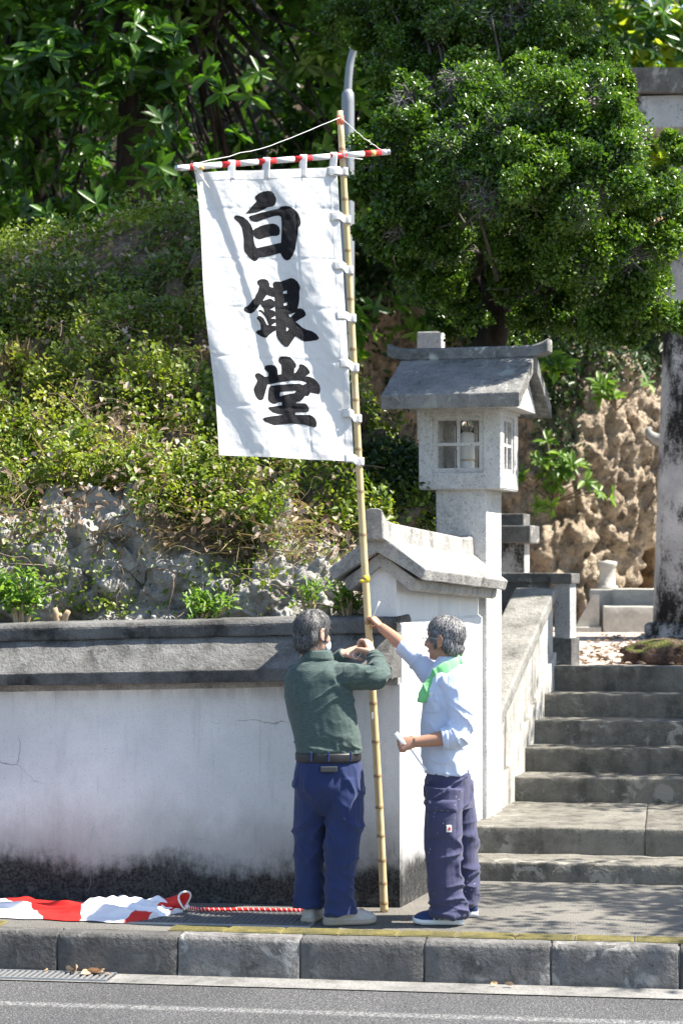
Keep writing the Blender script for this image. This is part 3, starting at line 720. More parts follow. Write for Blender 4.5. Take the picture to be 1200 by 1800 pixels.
def hsample(n, lo, hi, mask=None, umin=0.0, umax=1.0):
    """random points on the hillside between profile fractions lo..hi"""
    j = (lo + (hi - lo) * rng.random(n)) / 1.12 * (mnv - 1); i = (umin + (umax - umin) * rng.random(n)) * (mnu - 1)
    j = np.clip(j, 0, mnv - 1.001); i = np.clip(i, 0, mnu - 1.001)
    idx = np.round(j).astype(int) * mnu + np.round(i).astype(int)
    jit = rng.normal(size=(n, 3)) * .012
    return mV2[idx] + jit, mN[idx], rockness[idx], mB[idx]
LV_A = [(.035, .06, .010), (.075, .12, .014), (.125, .18, .02), (.18, .235, .028), (.26, .29, .04)]
M['vine'] = m_leaf('ground_cover_leaf', LV_A, .32, .42, .45)
M['vine2'] = m_leaf('creeper_leaf_yellow', [(.11, .16, .02), (.18, .23, .03), (.27, .30, .045), (.34, .31, .06)], .38, .42, .45)
M['dry'] = m_leaf('dry_leaf', [(.16, .10, .065), (.26, .19, .14), (.36, .28, .22), (.45, .37, .31)], .12, .8, .2, (1.2, 1.1, .9))
M['drygrass'] = m_leaf('dry_grass_blade', [(.2, .15, .07), (.32, .25, .12), (.4, .33, .18)], .2, .7, .3, (1.2, 1.1, .8))
M['twig'] = m_plain('twig_bark', (.16, .125, .09), .9, .1, 0, .3, 40)
# ground cover in clumps
def cover(n, lo, hi, L0, L1, mat, name, label, thick=.16, sc=1.1, thr=.0, seed=3, flat=.6, rockmax=.5):
    p, nn, rk, b = hsample(n, lo, hi)
    dens = fbm(p * sc, 4, seed); hgt = sstep(-.5, .7, dens)
    keep = (dens + rng.normal(size=n) * .25 + .6 * sstep(.62, .9, b) > thr) & (rk < rockmax + .2 * rng.random(n))
    p, nn, hgt = p[keep], nn[keep], hgt[keep]; n = len(p)
    up = np.array((0.12, -.25, 1.0)); out = unit(nn + up * .6)
    p = p + out * (rng.random(n) ** .7 * thick * (.25 + hgt))[:, None]
    d = unit(rand_dirs(n) + out * .25); nr = unit(out + np.array((.35, 0, .2)) + rand_dirs(n) * (1.25 - flat))
    L = L0 + (L1 - L0) * rng.random(n) ** 1.4
    rn = np.clip(.5 + .28 * fbm(p * 2.2, 3, seed + 8) + rng.normal(size=n) * .2, 0, 1)
    o = leaf_mesh(name, p, d, nr, L, L * .62, mat, None, rn, hexa=True, fold=.18, droop=.12)
    return tag(o, label, None, None, 'stuff')
cover(135000, .28, 1.1, .024, .056, M['vine'], 'ground_cover', 'dense green ground cover over the hillside', .26, 2.3, -.02, 3)
cover(50000, .30, .80, .02, .046, M['vine2'], 'yellow_creeper', 'yellow green creeper on the lower hillside', .2, 2.0, .05, 17)
cover(5000, .05, .36, .026, .05, M['vine'], 'hanging_creeper', 'green creeper trailing over the grey rock', .13, 2.0, .12, 29, .4, 1.3)
# fallen leaves lodged in the ground cover
p, nn, rk, b = hsample(5200, .22, 1.0)
keep = (fbm(p * 1.4, 3, 51) > -.05); p, nn = p[keep], nn[keep]; n = len(p)
out = unit(nn + np.array((0.1, -.35, .8)))
tag(leaf_mesh('fallen_leaves', p + out * (.05 + .2 * rng.random(n))[:, None], rand_dirs(n), unit(out + rand_dirs(n) * .7), .03 + .045 * rng.random(n) ** 2, .02 + .03 * rng.random(n) ** 2, M['dry'], None, None, True, .35, .2),
    'brown fallen leaves caught in the hillside plants', None, None, 'stuff')
# dry grass tufts
p, nn, rk, b = hsample(9000, .40, .66, None, .34, .475)
keep = (fbm(p * 1.5, 2, 61) > -.12); p = p[keep]; n = len(p)
d = unit(np.array((0, -.15, 1.0)) + rng.normal(size=(n, 3)) * .28)
tag(leaf_mesh('dry_grass', p, d, rand_dirs(n), .10 + .2 * rng.random(n), .003 + .002 * rng.random(n), M['drygrass'], None, None, True, .1, .25), 'straw coloured dry grass on the hillside', None, None, 'stuff')
# dry twigs and straw lying over the slope
p, nn, rk, b = hsample(9000, .22, .95); keep = fbm(p * 1.8, 3, 66) > -.1; p, nn = p[keep], nn[keep]; n = len(p); out = unit(nn + np.array((0.1, -.3, .6)))
d = rand_dirs(n); d = unit(d - out * np.sum(d * out, 1, keepdims=True) * .7)
tag(leaf_mesh('dry_twigs', p + out * (.03 + .16 * rng.random(n))[:, None], d, out, .06 + .16 * rng.random(n) ** 2, .0035 + .003 * rng.random(n), M['drygrass'], None, None, False, .05, .12), 'dry straw and twigs tangled over the hillside', None, None, 'stuff')
# bare vine stems
mb = MB()
for k in range(260):
    p, nn, rk, b = hsample(1, .1, .85); p = p[0]; out = norm(nn[0] + np.array((0, -.3, .4)))
    dr = norm(rng.normal(size=3) * np.array((1, .3, .8)) + np.array((0, -.1, -.3))); L = .15 + .45 * rng.random()
    pts = [p + dr * L * f + out * (.05 + .1 * math.sin(math.pi * f)) + rng.normal(size=3) * .015 for f in np.linspace(0, 1, 6)]
    mb.tube(smooth_path(pts, 3), .002 + .003 * rng.random(), 4, cap=False)
tag(mb.build('vine_stems', M['twig']), 'thin bare vine stems over the rock and plants', None, None, 'stuff')

# ------------------------------------------------------------------ pruned shrubs along the top of the street wall
M['fresh'] = m_leaf('fresh_shrub_leaf', [(.07, .15, .02), (.11, .21, .03), (.16, .27, .04), (.2, .3, .06)], .38, .4, .45)
M['cutwood'] = m_plain('pruned_wood', (.34, .25, .16), .85, .15, 0, .3, 30, .4, 90)
def shrub(px, py, D, w, h, nl, label, stems=6, ll=.05):
    b = P(px, py, D); r = thing('pruned_shrub', label, 'shrub', b, 'shrubs sprouting behind the street wall')
    mb = MB(); P_, D_, N_ = [], [], []
    for k in range(stems):
        a = rng.normal(size=2) * np.array((.5, .25)); top = b + np.array((a[0] * w, a[1] * w, h * (.4 + .5 * rng.random())))
        pts = smooth_path([b + np.array((a[0] * .03, 0, -.05)), b + (top - b) * .5 + rng.normal(size=3) * .02, top], 4)
        mb.tube(pts, rep([.012, .009, .006], len(pts)), 6)
        m = nl // stems; f = .35 + .75 * rng.random(m)
        q = b + (top - b) * f[:, None] + rng.normal(size=(m, 3)) * .028
        P_.append(q); D_.append(unit(rand_dirs(m) + np.array((0, -.2, .5)))); N_.append(unit(np.array((.2, -.4, 1)) + rand_dirs(m) * .6))
    mb.build('stem', M['cutwood'], r, True)
    n = sum(map(len, P_)); L = ll * (.6 + .6 * rng.random(n))
    leaf_mesh('foliage', np.concatenate(P_), np.concatenate(D_), np.concatenate(N_), L, L * .42, M['fresh'], r, None, True, .2, .25)
shrub(38, 1095, 13.05, .17, .36, 520, 'bright green pruned shrub with tall cut stems at the leafiest end of the wall')
shrub(352, 1085, 12.92, .19, .17, 420, 'low spreading bright green shrub on the wall top below the bare rock', 8, .045)
shrub(545, 1070, 12.86, .08, .2, 130, 'slim green sprig rising beside the dark grey haired head', 4, .04)
shrub(612, 1085, 12.9, .12, .3, 120, 'sparse leafy shoot between rock and gate wall gable', 5, .06)
sb_ = P(105, 1095, 13.0); stp = thing('cut_stump', 'pale cut shrub stump on the street wall top', 'stump', sb_)
mb = MB()
for k, (dx, h) in enumerate(((-.02, .09), (.035, .07), (.0, .05), (-.03, .05))):
    mb.tube([sb_ + np.array((dx * .3, 0, -.06)), sb_ + np.array((dx, .01 * k, h * .6)), sb_ + np.array((dx * 1.5, 0, h))], [.022, .018, .016], 8)
mb.build('stem', M['cutwood'], stp, True)

# dark creeper mound between the banner pole and the lantern
def bush(name, label, cat, c, r, nl, mat, L0, L1, group=None, hexa=True, stemmat=None, wl=.55):
    c = np.asarray(c, float); t = thing(name, label, cat, (c[0], c[1], c[2] - r[2]), group)
    v = rand_dirs(nl); rad = .55 + .5 * rng.random(nl) ** .6
    rad *= 1 + .22 * fbm(v * 2.2 + c, 3, 5); p = c + v * rad[:, None] * np.asarray(r)
    d = unit(v * .5 + rand_dirs(nl) * .8 + np.array((0, 0, -.1))); nr = unit(v + np.array((0, -.1, .5)) + rand_dirs(nl) * .5)
    L = L0 + (L1 - L0) * rng.random(nl)
    leaf_mesh('foliage', p, d, nr, L, L * wl, mat, t, None, hexa, .18, .15)
    mb = MB()
    for k in range(7):
        e = c + rand_dirs(1)[0] * np.asarray(r) * .8; b0 = c - np.array((0, 0, r[2]))
        mb.tube(smooth_path([b0, (b0 + e) / 2 + rng.normal(size=3) * .06 * r[0], e], 4), rep([.02, .012, .004], 9), 5)
    mb.build('stems', stemmat or M['twig'], t, True); return t
M['darkleaf'] = m_leaf('dark_creeper_leaf', [(.012, .028, .008), (.022, .05, .012), (.04, .085, .018), (.07, .13, .03)], .22, .4, .45)
bush('creeper_bush', 'dark creeper covered hump between the bamboo pole and lantern post', 'bush', P(690, 850, 15.6), (.36, .4, .32), 9000, M['darkleaf'], .025, .05)
bush('creeper_bush', 'small sunlit creeper low behind the gate wall ridge', 'bush', P(752, 905, 16.6), (.12, .2, .36), 1500, M['vine'], .03, .05)

# ================================================================== tan cliff behind the stairs
def cliff():
    nu, nv = 300, 280; pxs = np.linspace(470, 1330, nu); V = np.zeros((nv, nu, 3))
    bot = np.interp(pxs, [470, 980, 1012, 1030, 1060, 1100, 1130, 1150, 1200, 1330], [1190, 1190, 1120, 1085, 1062, 1015, 960, 890, 850, 840])
    top = np.interp(pxs, [470, 620, 760, 1000, 1330], [470, 455, 470, 520, 560])
    for i, px in enumerate(pxs):
        for j, b in enumerate(np.linspace(-.25, 1.25, nv)):
            bb = min(max(b, 0), 1); py = bot[i] + (top[i] - bot[i]) * bb
            D = 26.2 + .9 * bb ** 2 + .5 * math.sin(px * .011)
            if b < 0: py = bot[i] + 6 * b; D += (-b) * 12            # underside of the overhang runs back
            if b > 1: D += (b - 1) * 14; py = top[i] - (b - 1) * 160
            V[j, i] = P(px, py, D)
    g = V; N = grid_normals(g); N *= np.where(N[:, 1:2] > 0, -1, 1); V = V.reshape(-1, 3)
    f1, f2 = worley(V * np.array((1.1, 1.1, .6)) + .6 * np.stack([fbm(V * 1.5, 3, k) for k in (1, 2, 3)], 1), 13)
    h1, h2 = worley(V * np.array((5.5, 5.5, 3.2)), 15)
    d = .16 * (sstep(0, .6, f2 - f1) - .5) + .06 * (sstep(0, .5, h2 - h1) - .5) + .24 * fbm(V * np.array((1.6, 1.6, .6)), 6, 71, .56) + .07 * (1 - np.abs(fbm(V * np.array((4.5, 4.5, 1.6)), 4, 74, .6))) + .055 * fbm(V * np.array((12, 12, 7)), 4, 77, .62)
    o = obj('cliff', V + N * d[:, None], grid_faces(nu, nv), M['cliff'], None, True); o['kind'] = 'structure'
    return V + N * d[:, None], N, nu, nv
cV, cN, cnu, cnv = cliff()
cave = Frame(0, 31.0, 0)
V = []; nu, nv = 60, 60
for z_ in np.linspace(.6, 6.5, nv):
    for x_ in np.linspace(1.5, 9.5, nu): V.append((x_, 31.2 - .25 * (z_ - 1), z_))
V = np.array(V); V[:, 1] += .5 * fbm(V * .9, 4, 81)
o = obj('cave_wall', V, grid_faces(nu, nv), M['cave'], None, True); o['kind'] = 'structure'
# leaning brown boulder under the overhang
q = P(1130, 985, 26.6)
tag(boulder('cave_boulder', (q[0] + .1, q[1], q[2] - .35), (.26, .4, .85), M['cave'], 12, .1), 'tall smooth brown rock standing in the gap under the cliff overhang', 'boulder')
# pale blue cabinet half hidden under the overhang
q = P(1085, 1020, 28.2)
cab = thing('blue_cabinet', 'pale blue and white cabinet half hidden under the cliff overhang', 'cabinet', (q[0], q[1], 1.27))
cf = Frame(q[0], q[1], 0); M['blue'] = m_plain('pale_blue_paint', (.25, .42, .72), .5, .4); M['whitep'] = m_plain('white_paint', (.75, .77, .8), .5, .4); M['black'] = m_plain('black_rubber', (.02, .02, .02), .6, .3)
zb = q[2]
MB().box(cf, -.28, .5, 0, .4, zb, zb + .42, .02).build('cabinet_body', M['blue'], cab)
MB().box(cf, -.1, .1, -.02, .002, zb + .06, zb + .36, .006).build('door_panel', M['whitep'], cab)
MB().box(cf, -.26, .48, .02, .38, 1.25, zb + .002, .01).build('plinth', M['black'], cab)

# dark foliage over the cliff top, and hanging leaves
def cliff_leaves(n, lo, hi, u0, u1, L0, L1, mat, name, label, thick, thr=-.2, seed=5):
    j = (lo + (hi - lo) * rng.random(n)) * (cnv - 1); i = (u0 + (u1 - u0) * rng.random(n)) * (cnu - 1)
    idx = np.round(j).astype(int) * cnu + np.round(i).astype(int); p = cV[idx]; nn = cN[idx]
    keep = fbm(p * .9, 3, seed) + rng.normal(size=n) * .2 + 1.2 * (j / (cnv - 1) - (lo + hi) / 2) > thr; p, nn = p[keep], nn[keep]; n = len(p)
    out = unit(nn + np.array((0, -.4, .5))); p = p + out * (rng.random(n) * thick)[:, None]
    L = L0 + (L1 - L0) * rng.random(n)
    return tag(leaf_mesh(name, p, unit(rand_dirs(n) + np.array((0, -.2, -.4))), unit(out + rand_dirs(n) * .5), L, L * .45, mat, None, None, True, .15, .2), label, None, None, 'stuff')
M['bgleaf'] = m_leaf('background_leaf', [(.010, .025, .006), (.018, .042, .009), (.03, .066, .013), (.05, .1, .02)], .28, .36, .35)
cliff_leaves(26000, .62, .99, .0, 1.0, .07, .14, M['bgleaf'], 'cliff_foliage', 'dark foliage hanging over the top of the tan cliff', .6, .0)
cliff_leaves(5000, .45, .8, .55, .85, .04, .08, M['darkleaf'], 'cliff_ivy', 'dark ivy on the upper face of the tan cliff', .25, .12, 9)
# clumps of big leaved plants growing from the cliff face
def whorl_plant(px, py, D, w, h, nw, label, mat, ll=.16, name='cliff_shrub'):
    c = P(px, py, D); t = thing(name, label, 'shrub', c - np.array((0, 0, h)), 'leafy shrubs rooted in the cliff face')
    P_, D_, N_ = [], [], []; mb = MB()
    for k in range(nw):
        e = c + rng.normal(size=3) * np.array((w, .12, h)) * .55; ax = norm(e - c + np.array((0, -.35, .25)) + rng.normal(size=3) * .1)
        mb.tube([c + np.array((0, .15, -h)), (c + e) / 2 + np.array((0, .05, -h * .3)), e], [.012, .009, .005], 5)
        m = 9; a = rng.random(m) * 6.28; s_ = norm(np.cross(ax, (0.3, .2, 1))); q = np.cross(ax, s_)
        dd = unit(np.cos(a)[:, None] * s_ + np.sin(a)[:, None] * q + ax * (.2 + .6 * rng.random(m))[:, None])
        P_.append(np.repeat(e[None], m, 0)); D_.append(dd); N_.append(unit(np.repeat(ax[None], m, 0) + rng.normal(size=(m, 3)) * .15 + np.array((0, 0, .3))))
    n = nw * 9; L = ll * (.65 + .6 * rng.random(n))
    mb.build('stems', M['twig'], t, True)
    leaf_mesh('foliage', np.concatenate(P_), np.concatenate(D_), np.concatenate(N_), L, L * .36, mat, t, None, True, .12, .25)
whorl_plant(975, 840, 25.3, .34, .28, 26, 'bright green rosette shrub growing out of the bare tan cliff', M['fresh'])
whorl_plant(1085, 690, 25.4, .3, .2, 9, 'loose green rosette shrub high on the cliff beside the torii pillar', M['fresh'], .15)
whorl_plant(975, 640, 17.0, .14, .1, 5, 'few long green leaves hanging just behind the lantern gable', M['fresh'], .15)

# ================================================================== clipped tree over the lantern
def bark(name, c1, c2, sc=14):
    t = NT(name); n = t.noise(sc, 6, .7, t.vec((1, 1, .35)))
    t.bump(t.noise(sc * 4, 5, .7, t.vec((1, 1, .4))), .8, .012)
    return t.fin(t.mix(t.mapr(n, .35, .7), c1, c2), .9, .2)
M['bark'] = bark('dark_bark', (.018, .014, .011), (.055, .046, .038)); M['limbbark'] = bark('limb_bark', (.05, .045, .038), (.17, .155, .135)); M['greybark'] = bark('grey_bark', (.12, .11, .095), (.33, .31, .28))
M['box'] = m_leaf('clipped_tree_leaf', [(.018, .046, .007), (.038, .09, .012), (.068, .14, .017), (.115, .20, .026), (.18, .26, .04)], .3, .3, .5)
tp = P(880, 600, 15.9)
ct = thing('clipped_tree', 'broad dense clipped evergreen tree with small glossy leaves above the lantern', 'tree', (tp[0], tp[1], 1.15))
clumps = [(685, 285, 80, 15.3), (760, 225, 90, 15.0), (850, 190, 85, 15.0), (945, 205, 85, 14.4), (1035, 190, 75, 14.5), (1100, 255, 72, 15.1), (815, 305, 95, 14.75), (925, 310, 100, 14.35),
          (1035, 320, 100, 14.4), (1125, 335, 68, 15.0), (690, 360, 62, 15.2), (1000, 420, 85, 14.8), (1105, 440, 82, 15.0), (960, 520, 66, 15.9), (1060, 525, 80, 15.4), (1135, 525, 55, 15.3), (905, 410, 62, 15.0),
          (870, 575, 48, 16.3), (795, 565, 42, 16.4), (722, 70, 80, 16.6), (780, 60, 90, 16.4), (880, 50, 95, 16.3), (970, 70, 85, 16.2), (1030, 100, 50, 16.0), (760, -40, 110, 16.6), (900, -60, 120, 16.6),
          (700, 420, 45, 15.7), (775, 400, 60, 15.9), (682, 170, 42, 16.4), (1010, 560, 50, 15.8), (1010, -50, 80, 16.8), (690, 20, 50, 17), (642, 52, 46, 16.9), (600, 40, 44, 17.2), (625, 10, 50, 17), (820, 500, 60, 16.6), (750, 500, 50, 16.7), (900, 545, 60, 16.5), (730, 455, 42, 16.2), (1090, 570, 45, 15.4), (950, 460, 60, 15.4), (742, 418, 46, 15.1), (800, 436, 55, 15.2), (785, 500, 46, 15.5), (700, 405, 46, 15.1), (905, 500, 48, 15.4), (820, 545, 44, 15.8), (925, 575, 40, 15.8), (660, 410, 34, 15.3), (700, 135, 52, 16.4), (790, 128, 56, 16.3), (880, 125, 56, 16.2), (970, 135, 50, 15.9), (1070, 150, 40, 15.6), (690, 110, 45, 16.8), (645, 335, 30, 15.4), (668, 245, 34, 15.5), (720, 160, 36, 15.3), (1165, 270, 38, 15.1), (1185, 400, 36, 15.0), (1180, 555, 36, 15.2), (830, 120, 40, 15.6), (930, 115, 38, 15.2)]
PP, DD, NN, RR = [], [], [], []
tips = []
lobes = []
for (px, py, r, D) in clumps:
    lobes.append((px, py, r * .74, D))
    for k in range(12):
        v = rand_dirs(1)[0]; v[1] = -abs(v[1]) if rng.random() < .75 else v[1]
        lobes.append((px + v[0] * r * .86, py - v[2] * r * .76, r * (.22 + .2 * rng.random()), D + v[1] * r / 255 * .86))
for (px, py, r, D) in lobes:
    c = P(px, py, D); rr = r / 255.0; tips.append((c, rr)) if r > 34 else None
    n = int(46000 * rr * rr) + 160
    v = rand_dirs(n); rad = np.where(rng.random(n) < .75, .78 + .3 * rng.random(n), rng.random(n) ** .5 * .8)
    sub = 1 + .30 * fbm(v * 3.6 + c * 3, 3, 91)
    p = c + v * (rad * sub * rr)[:, None] * np.array((1, 1, .85))
    dens = fbm(p * 5.5, 3, 95) + rng.normal(size=n) * .2
    k = dens > -.2; p, v = p[k], v[k]; n = len(p)
    PP.append(p); DD.append(unit(v * .7 + rand_dirs(n) * .9 + np.array((0, 0, .25)))); NN.append(unit(v * .6 + np.array((.1, -.05, .6)) + rand_dirs(n) * .65))
    RR.append(np.clip(.5 + .25 * fbm(p * 4, 2, 97) + rng.normal(size=n) * .22, 0, 1))
PP = np.concatenate(PP); n = len(PP); L = .022 + .017 * rng.random(n)
leaf_mesh('crown', PP, np.concatenate(DD), np.concatenate(NN), L, L * .62, M['box'], ct, np.concatenate(RR), True, .22, .1)
b0 = np.array((P(825, 700, 16.3)[0], 16.3, 1.1)); fork = P(868, 470, 15.9); mb = MB()
mb.tube(smooth_path([b0, P(830, 740, 16.3), P(868, 570, 16.1), fork], 5), rep([.17, .14, .12, .1], 16), 12)
mb.tube(smooth_path([P(840, 700, 16.4), P(850, 540, 16.2), P(800, 430, 16.0), P(760, 330, 15.7)], 5), rep([.1, .085, .06, .03], 16), 10)
mb.build('trunk', M['bark'], ct, True)
mb = MB(); mt = MB()
for c, rr in tips:
    for k in range(70):
        a = c + rand_dirs(1)[0] * rr * .4; d = c + rand_dirs(1)[0] * rr * (.9 + .2 * rng.random())
        mt.tube([a, (a + d) / 2 + rng.normal(size=3) * rr * .1, d], [.005, .0035, .0015], 3, cap=False)
for c, rr in tips:
    if c[2] < fork[2] + .15: continue
    m_ = (fork + c) / 2 + rng.normal(size=3) * .12 + np.array((0, 0, -.1)); e = c + rng.normal(size=3) * rr * .3
    mb.tube(smooth_path([fork + rng.normal(size=3) * .05, m_, e], 6), rep([.03, .017, .006], 13), 7)
    for k in range(0):
        a = c + rand_dirs(1)[0] * rr * .35; d = c + rand_dirs(1)[0] * rr * (.85 + .2 * rng.random())
        mt.tube([a, (a + d) / 2 + rng.normal(size=3) * rr * .1, d], [.006, .004, .002], 4, cap=False)
for (x0, y0, x1, y1, D) in ((700, 408, 770, 450, 15.1), (742, 425, 756, 368, 15.0), (650, 420, 760, 440, 15.4), (905, 470, 1000, 440, 15.3), (770, 500, 820, 470, 15.6), (880, 510, 985, 485, 15.2), (800, 385, 782, 430, 15.2)):
    a, b = P(x0, y0, D), P(x1, y1, D + .25); pts = [a + (b - a) * f + rng.normal(size=3) * .03 for f in np.linspace(0, 1, 5)]
    mb.tube(smooth_path(pts, 3), rep([.006, .012, .017], 13), 6)
    for k in range(5):
        f = rng.random(); q = a + (b - a) * f; e = q + rng.normal(size=3) * np.array((.12, .1, .1)); mb.tube([q, (q + e) / 2 + rng.normal(size=3) * .015, e], [.007, .005, .002], 5)
mb.build('limbs', M['limbbark'], ct, True)
o = mt.build('twigs', M['greybark'], ct); o['kind'] = 'stuff'

# ================================================================== big trees behind
def broadleaf(name, label, base, trunk_pts, trunk_r, blobs, nwh, ll, mat, group, wl=.38, per=8, barkm=None, openness=-.1):
    t = thing(name, label, 'tree', base, group); mb = MB()
    for pts, rr in zip(trunk_pts, trunk_r): mb.tube(smooth_path(pts, 6), rep(rr, (len(pts) - 1) * 6 + 1), 12)
    P_, D_, N_, R__ = [], [], [], []; tot = sum(b[3] ** 2 for b in blobs)
    for (x, y, z, r) in blobs:
        c = np.array((x, y, z)); m = int(nwh * r * r / tot)
        v = rand_dirs(m); rad = np.where(rng.random(m) < .6, .75 + .35 * rng.random(m), rng.random(m) ** .6)
        e = c + v * (rad * r)[:, None] * np.array((1, 1, .8)); k = fbm(e * .9, 3, 33) + rng.normal(size=m) * .15 > openness
        e, v = e[k], v[k]; m = len(e); ax = unit(v * .6 + np.array((.15, -.15, .55)) + rand_dirs(m) * .5)
        s_ = unit(np.cross(ax, rand_dirs(m))); q = np.cross(ax, s_)
        for w in range(per):
            a = w * 6.283 / per + rng.random(m) * 1.6; tilt = -.35 + 1.2 * rng.random(m)
            d = unit(np.cos(a)[:, None] * s_ + np.sin(a)[:, None] * q + ax * tilt[:, None]); P_.append(e); D_.append(d); N_.append(unit(ax + rand_dirs(m) * .45)); R__.append(np.clip(.5 + .3 * vnoise(e * 1.3, 3) + rng.normal(size=m) * .18, 0, 1))
        f0 = trunk_pts[0][-1]
        for b in range(3):
            ee = c + rand_dirs(1)[0] * r * .7; mb.tube(smooth_path([f0, (f0 + ee) / 2 + rng.normal(size=3) * .25, ee], 5), rep([.055, .03, .01], 11), 7)
    mb.build('trunk', barkm or M['bark'], t, True)
    P_ = np.concatenate(P_); n = len(P_); L = ll * (.6 + .6 * rng.random(n))
    leaf_mesh('crown', P_, np.concatenate(D_), np.concatenate(N_), L, L * wl, mat, t, np.concatenate(R__), True, .1, .22); return t
M['bigleaf'] = m_leaf('broad_leaf', [(.014, .04, .007), (.028, .075, .010), (.05, .125, .015), (.085, .185, .022), (.13, .24, .032)], .38, .34, .35)
GR = 'big broadleaved trees behind the hillside'
def tb(px, D): q = P(px, 600, D); return np.array((q[0], q[1], 1.0))
b = tb(240, 24.5)
broadleaf('broadleaf_tree', 'huge dark broadleaved tree whose thick trunk rises behind the banner string', b,
          [[b, b + np.array((0, 0, 4)), P(245, 200, 24.5), P(255, -150, 24.5)], [P(240, 260, 24.4), P(330, 100, 24), P(430, -60, 23.6)]], [[.3, .27, .24, .2], [.15, .12, .08]],
          [(-3.2, 23.6, 8.2, 1.5), (-1.6, 23.2, 8.8, 1.5), (-.2, 23.0, 8.4, 1.5), (-2.4, 24.2, 10.2, 1.5), (-.2, 24.4, 10.4, 1.5), (-1.2, 22.2, 7.1, .9), (.2, 22.8, 7.0, .9), (-2.4, 26.5, 6.4, 1.5), (-.6, 26.5, 6.0, 1.6), (-.4, 23.4, 6.2, .7), (1.1, 24.4, 10.4, 1.6), (-2.1, 21.8, 6.35, .55), (-1.6, 21.6, 5.9, .5), (-2.6, 21.8, 5.5, .5), (-1.9, 21.9, 7.2, .6), (-1.2, 22.0, 6.1, .5), (-.9, 22.2, 5.3, .6), (-2.9, 22, 6.9, .5), (-.5, 22, 7.6, .6), (-1.7, 25.2, 5.2, .9), (-2.9, 25.4, 5.6, .8), (-.6, 25.2, 4.8, .9)], 6200, .2, M['bigleaf'], GR)
b = tb(75, 26)
broadleaf('broadleaf_tree', 'leaning dark broadleaved tree with forked trunk at the far end of the hillside', b,
          [[b, b + np.array((.1, 0, 4.2)), P(70, 250, 26), P(110, 60, 26), P(60, -200, 26)], [P(72, 220, 25.9), P(150, 120, 25.5), P(220, 0, 25)]], [[.3, .25, .22, .18, .12], [.16, .12, .06]],
          [(-5.0, 25.0, 7.6, 1.6), (-3.9, 24.6, 6.6, .9), (-4.2, 24.5, 9.2, 1.7), (-5.8, 25.6, 9.6, 1.6), (-3.4, 27.5, 6.2, 1.3), (-4.8, 27.5, 5.8, 1.6), (-4.1, 22.6, 5.5, .6), (-3.7, 22.4, 7.9, .5)], 2800, .19, M['bigleaf'], GR)
b = tb(560, 27)
broadleaf('broadleaf_tree', 'dark broadleaved tree filling the space behind the bamboo pole top', b,
          [[b, b + np.array((0, 0, 4)), P(560, 200, 27), P(600, -100, 27)]], [[.32, .28, .22, .14]],
          [(.3, 25.2, 6.8, 1.2), (1.4, 25.8, 7.2, 1.4), (-.6, 26.2, 7.6, 1.4), (.8, 26.5, 9.2, 2.0), (2.2, 27.0, 6.4, 1.5), (.9, 26.4, 5.4, 1.0), (3.2, 27.4, 8.2, 1.6)], 2600, .2, M['bigleaf'], GR)
# wooded slope far behind that closes the view
V = []; nu, nv = 90, 50
for j, f in enumerate(np.linspace(0, 1, nv)):
    for x_ in np.linspace(-14, 6.6, nu): V.append((x_, 30 + 9 * f, 1 + 15 * f * (1 - float(sstep(2.8, 4.8, x_)) * .74)))
V = np.array(V); V += .5 * np.stack([fbm(V * .5, 3, 101), fbm(V * .5, 3, 102), fbm(V * .5, 3, 103)], 1)
o = obj('wooded_slope', V, grid_faces(nu, nv), M['earth'], None, True); o['kind'] = 'structure'
n = 26000; idx = rng.integers(0, len(V), n); p = V[idx] + rng.normal(size=(n, 3)) * .4 + np.array((0, -.6, .3))
L = .16 + .16 * rng.random(n)
tag(leaf_mesh('slope_foliage', p, rand_dirs(n), unit(rand_dirs(n) * .6 + np.array((0, -.4, .8))), L, L * .5, M['bgleaf'], None, None, True, .12, .2), 'dark foliage covering the wooded slope', None, None, 'stuff')
# sunny large leaved tree at the top beside the torii lintel
M['sunleaf'] = m_leaf('sunny_leaf', [(.13, .19, .02), (.2, .27, .03), (.28, .34, .045), (.36, .39, .06)], .55, .45, .3)
b = np.array((5.6, 30.5, 1.2))
broadleaf('sunlit_tree', 'yellow green large leaved tree behind the torii lintel against the sky', b,
          [[b, b + np.array((-.2, 0, 4)), P(1160, 60, 30), P(1040, 20, 29.6), P(900, -30, 29)], [P(1170, 150, 30), P(1190, 20, 29.5), P(1150, -120, 29)]], [[.2, .16, .1, .06, .02], [.09, .07, .04]],
          [(3.9, 29.5, 8.3, .7), (4.3, 29.3, 7.9, .55), (3.2, 29.6, 9.6, .8), (4.9, 30, 8.0, .5), (5.6, 30, 7.9, .55), (6.2, 30, 8.4, .6), (3.3, 30, 8.2, .7), (5.0, 30.2, 7.2, .8), (4.0, 30.4, 7.2, .8), (4.2, 28.2, 7.55, .55), (3.9, 28.2, 7.9, .5), (4.6, 28.2, 7.9, .4), (4.4, 29.4, 7.6, .5)] + [tuple(P(x, y, 27.2)) + (r,) for x, y, r in ((1085, 70, .35), (1120, 100, .3), (1160, 85, .35), (1195, 100, .35), (1060, 110, .25), (1180, 40, .3), (1110, 30, .3))], 950, .22, M['sunleaf'], None, .7, 6, M['greybark'])
b = np.array((9.2, 30.0, .8))
broadleaf('broadleaf_tree', 'broadleaved tree standing beyond the far torii pillar', b, [[b, b + np.array((0, 0, 3.5)), b + np.array((.2, 0, 6))]], [[.3, .24, .15]],
          [(8.6, 29.5, 5.5, 1.5), (10.2, 30, 6.2, 1.7), (9.0, 30.5, 8.0, 1.6), (8.2, 30.2, 3.2, 1.2), (10.4, 29.6, 3.4, 1.4)], 1300, .2, M['bigleaf'], None)
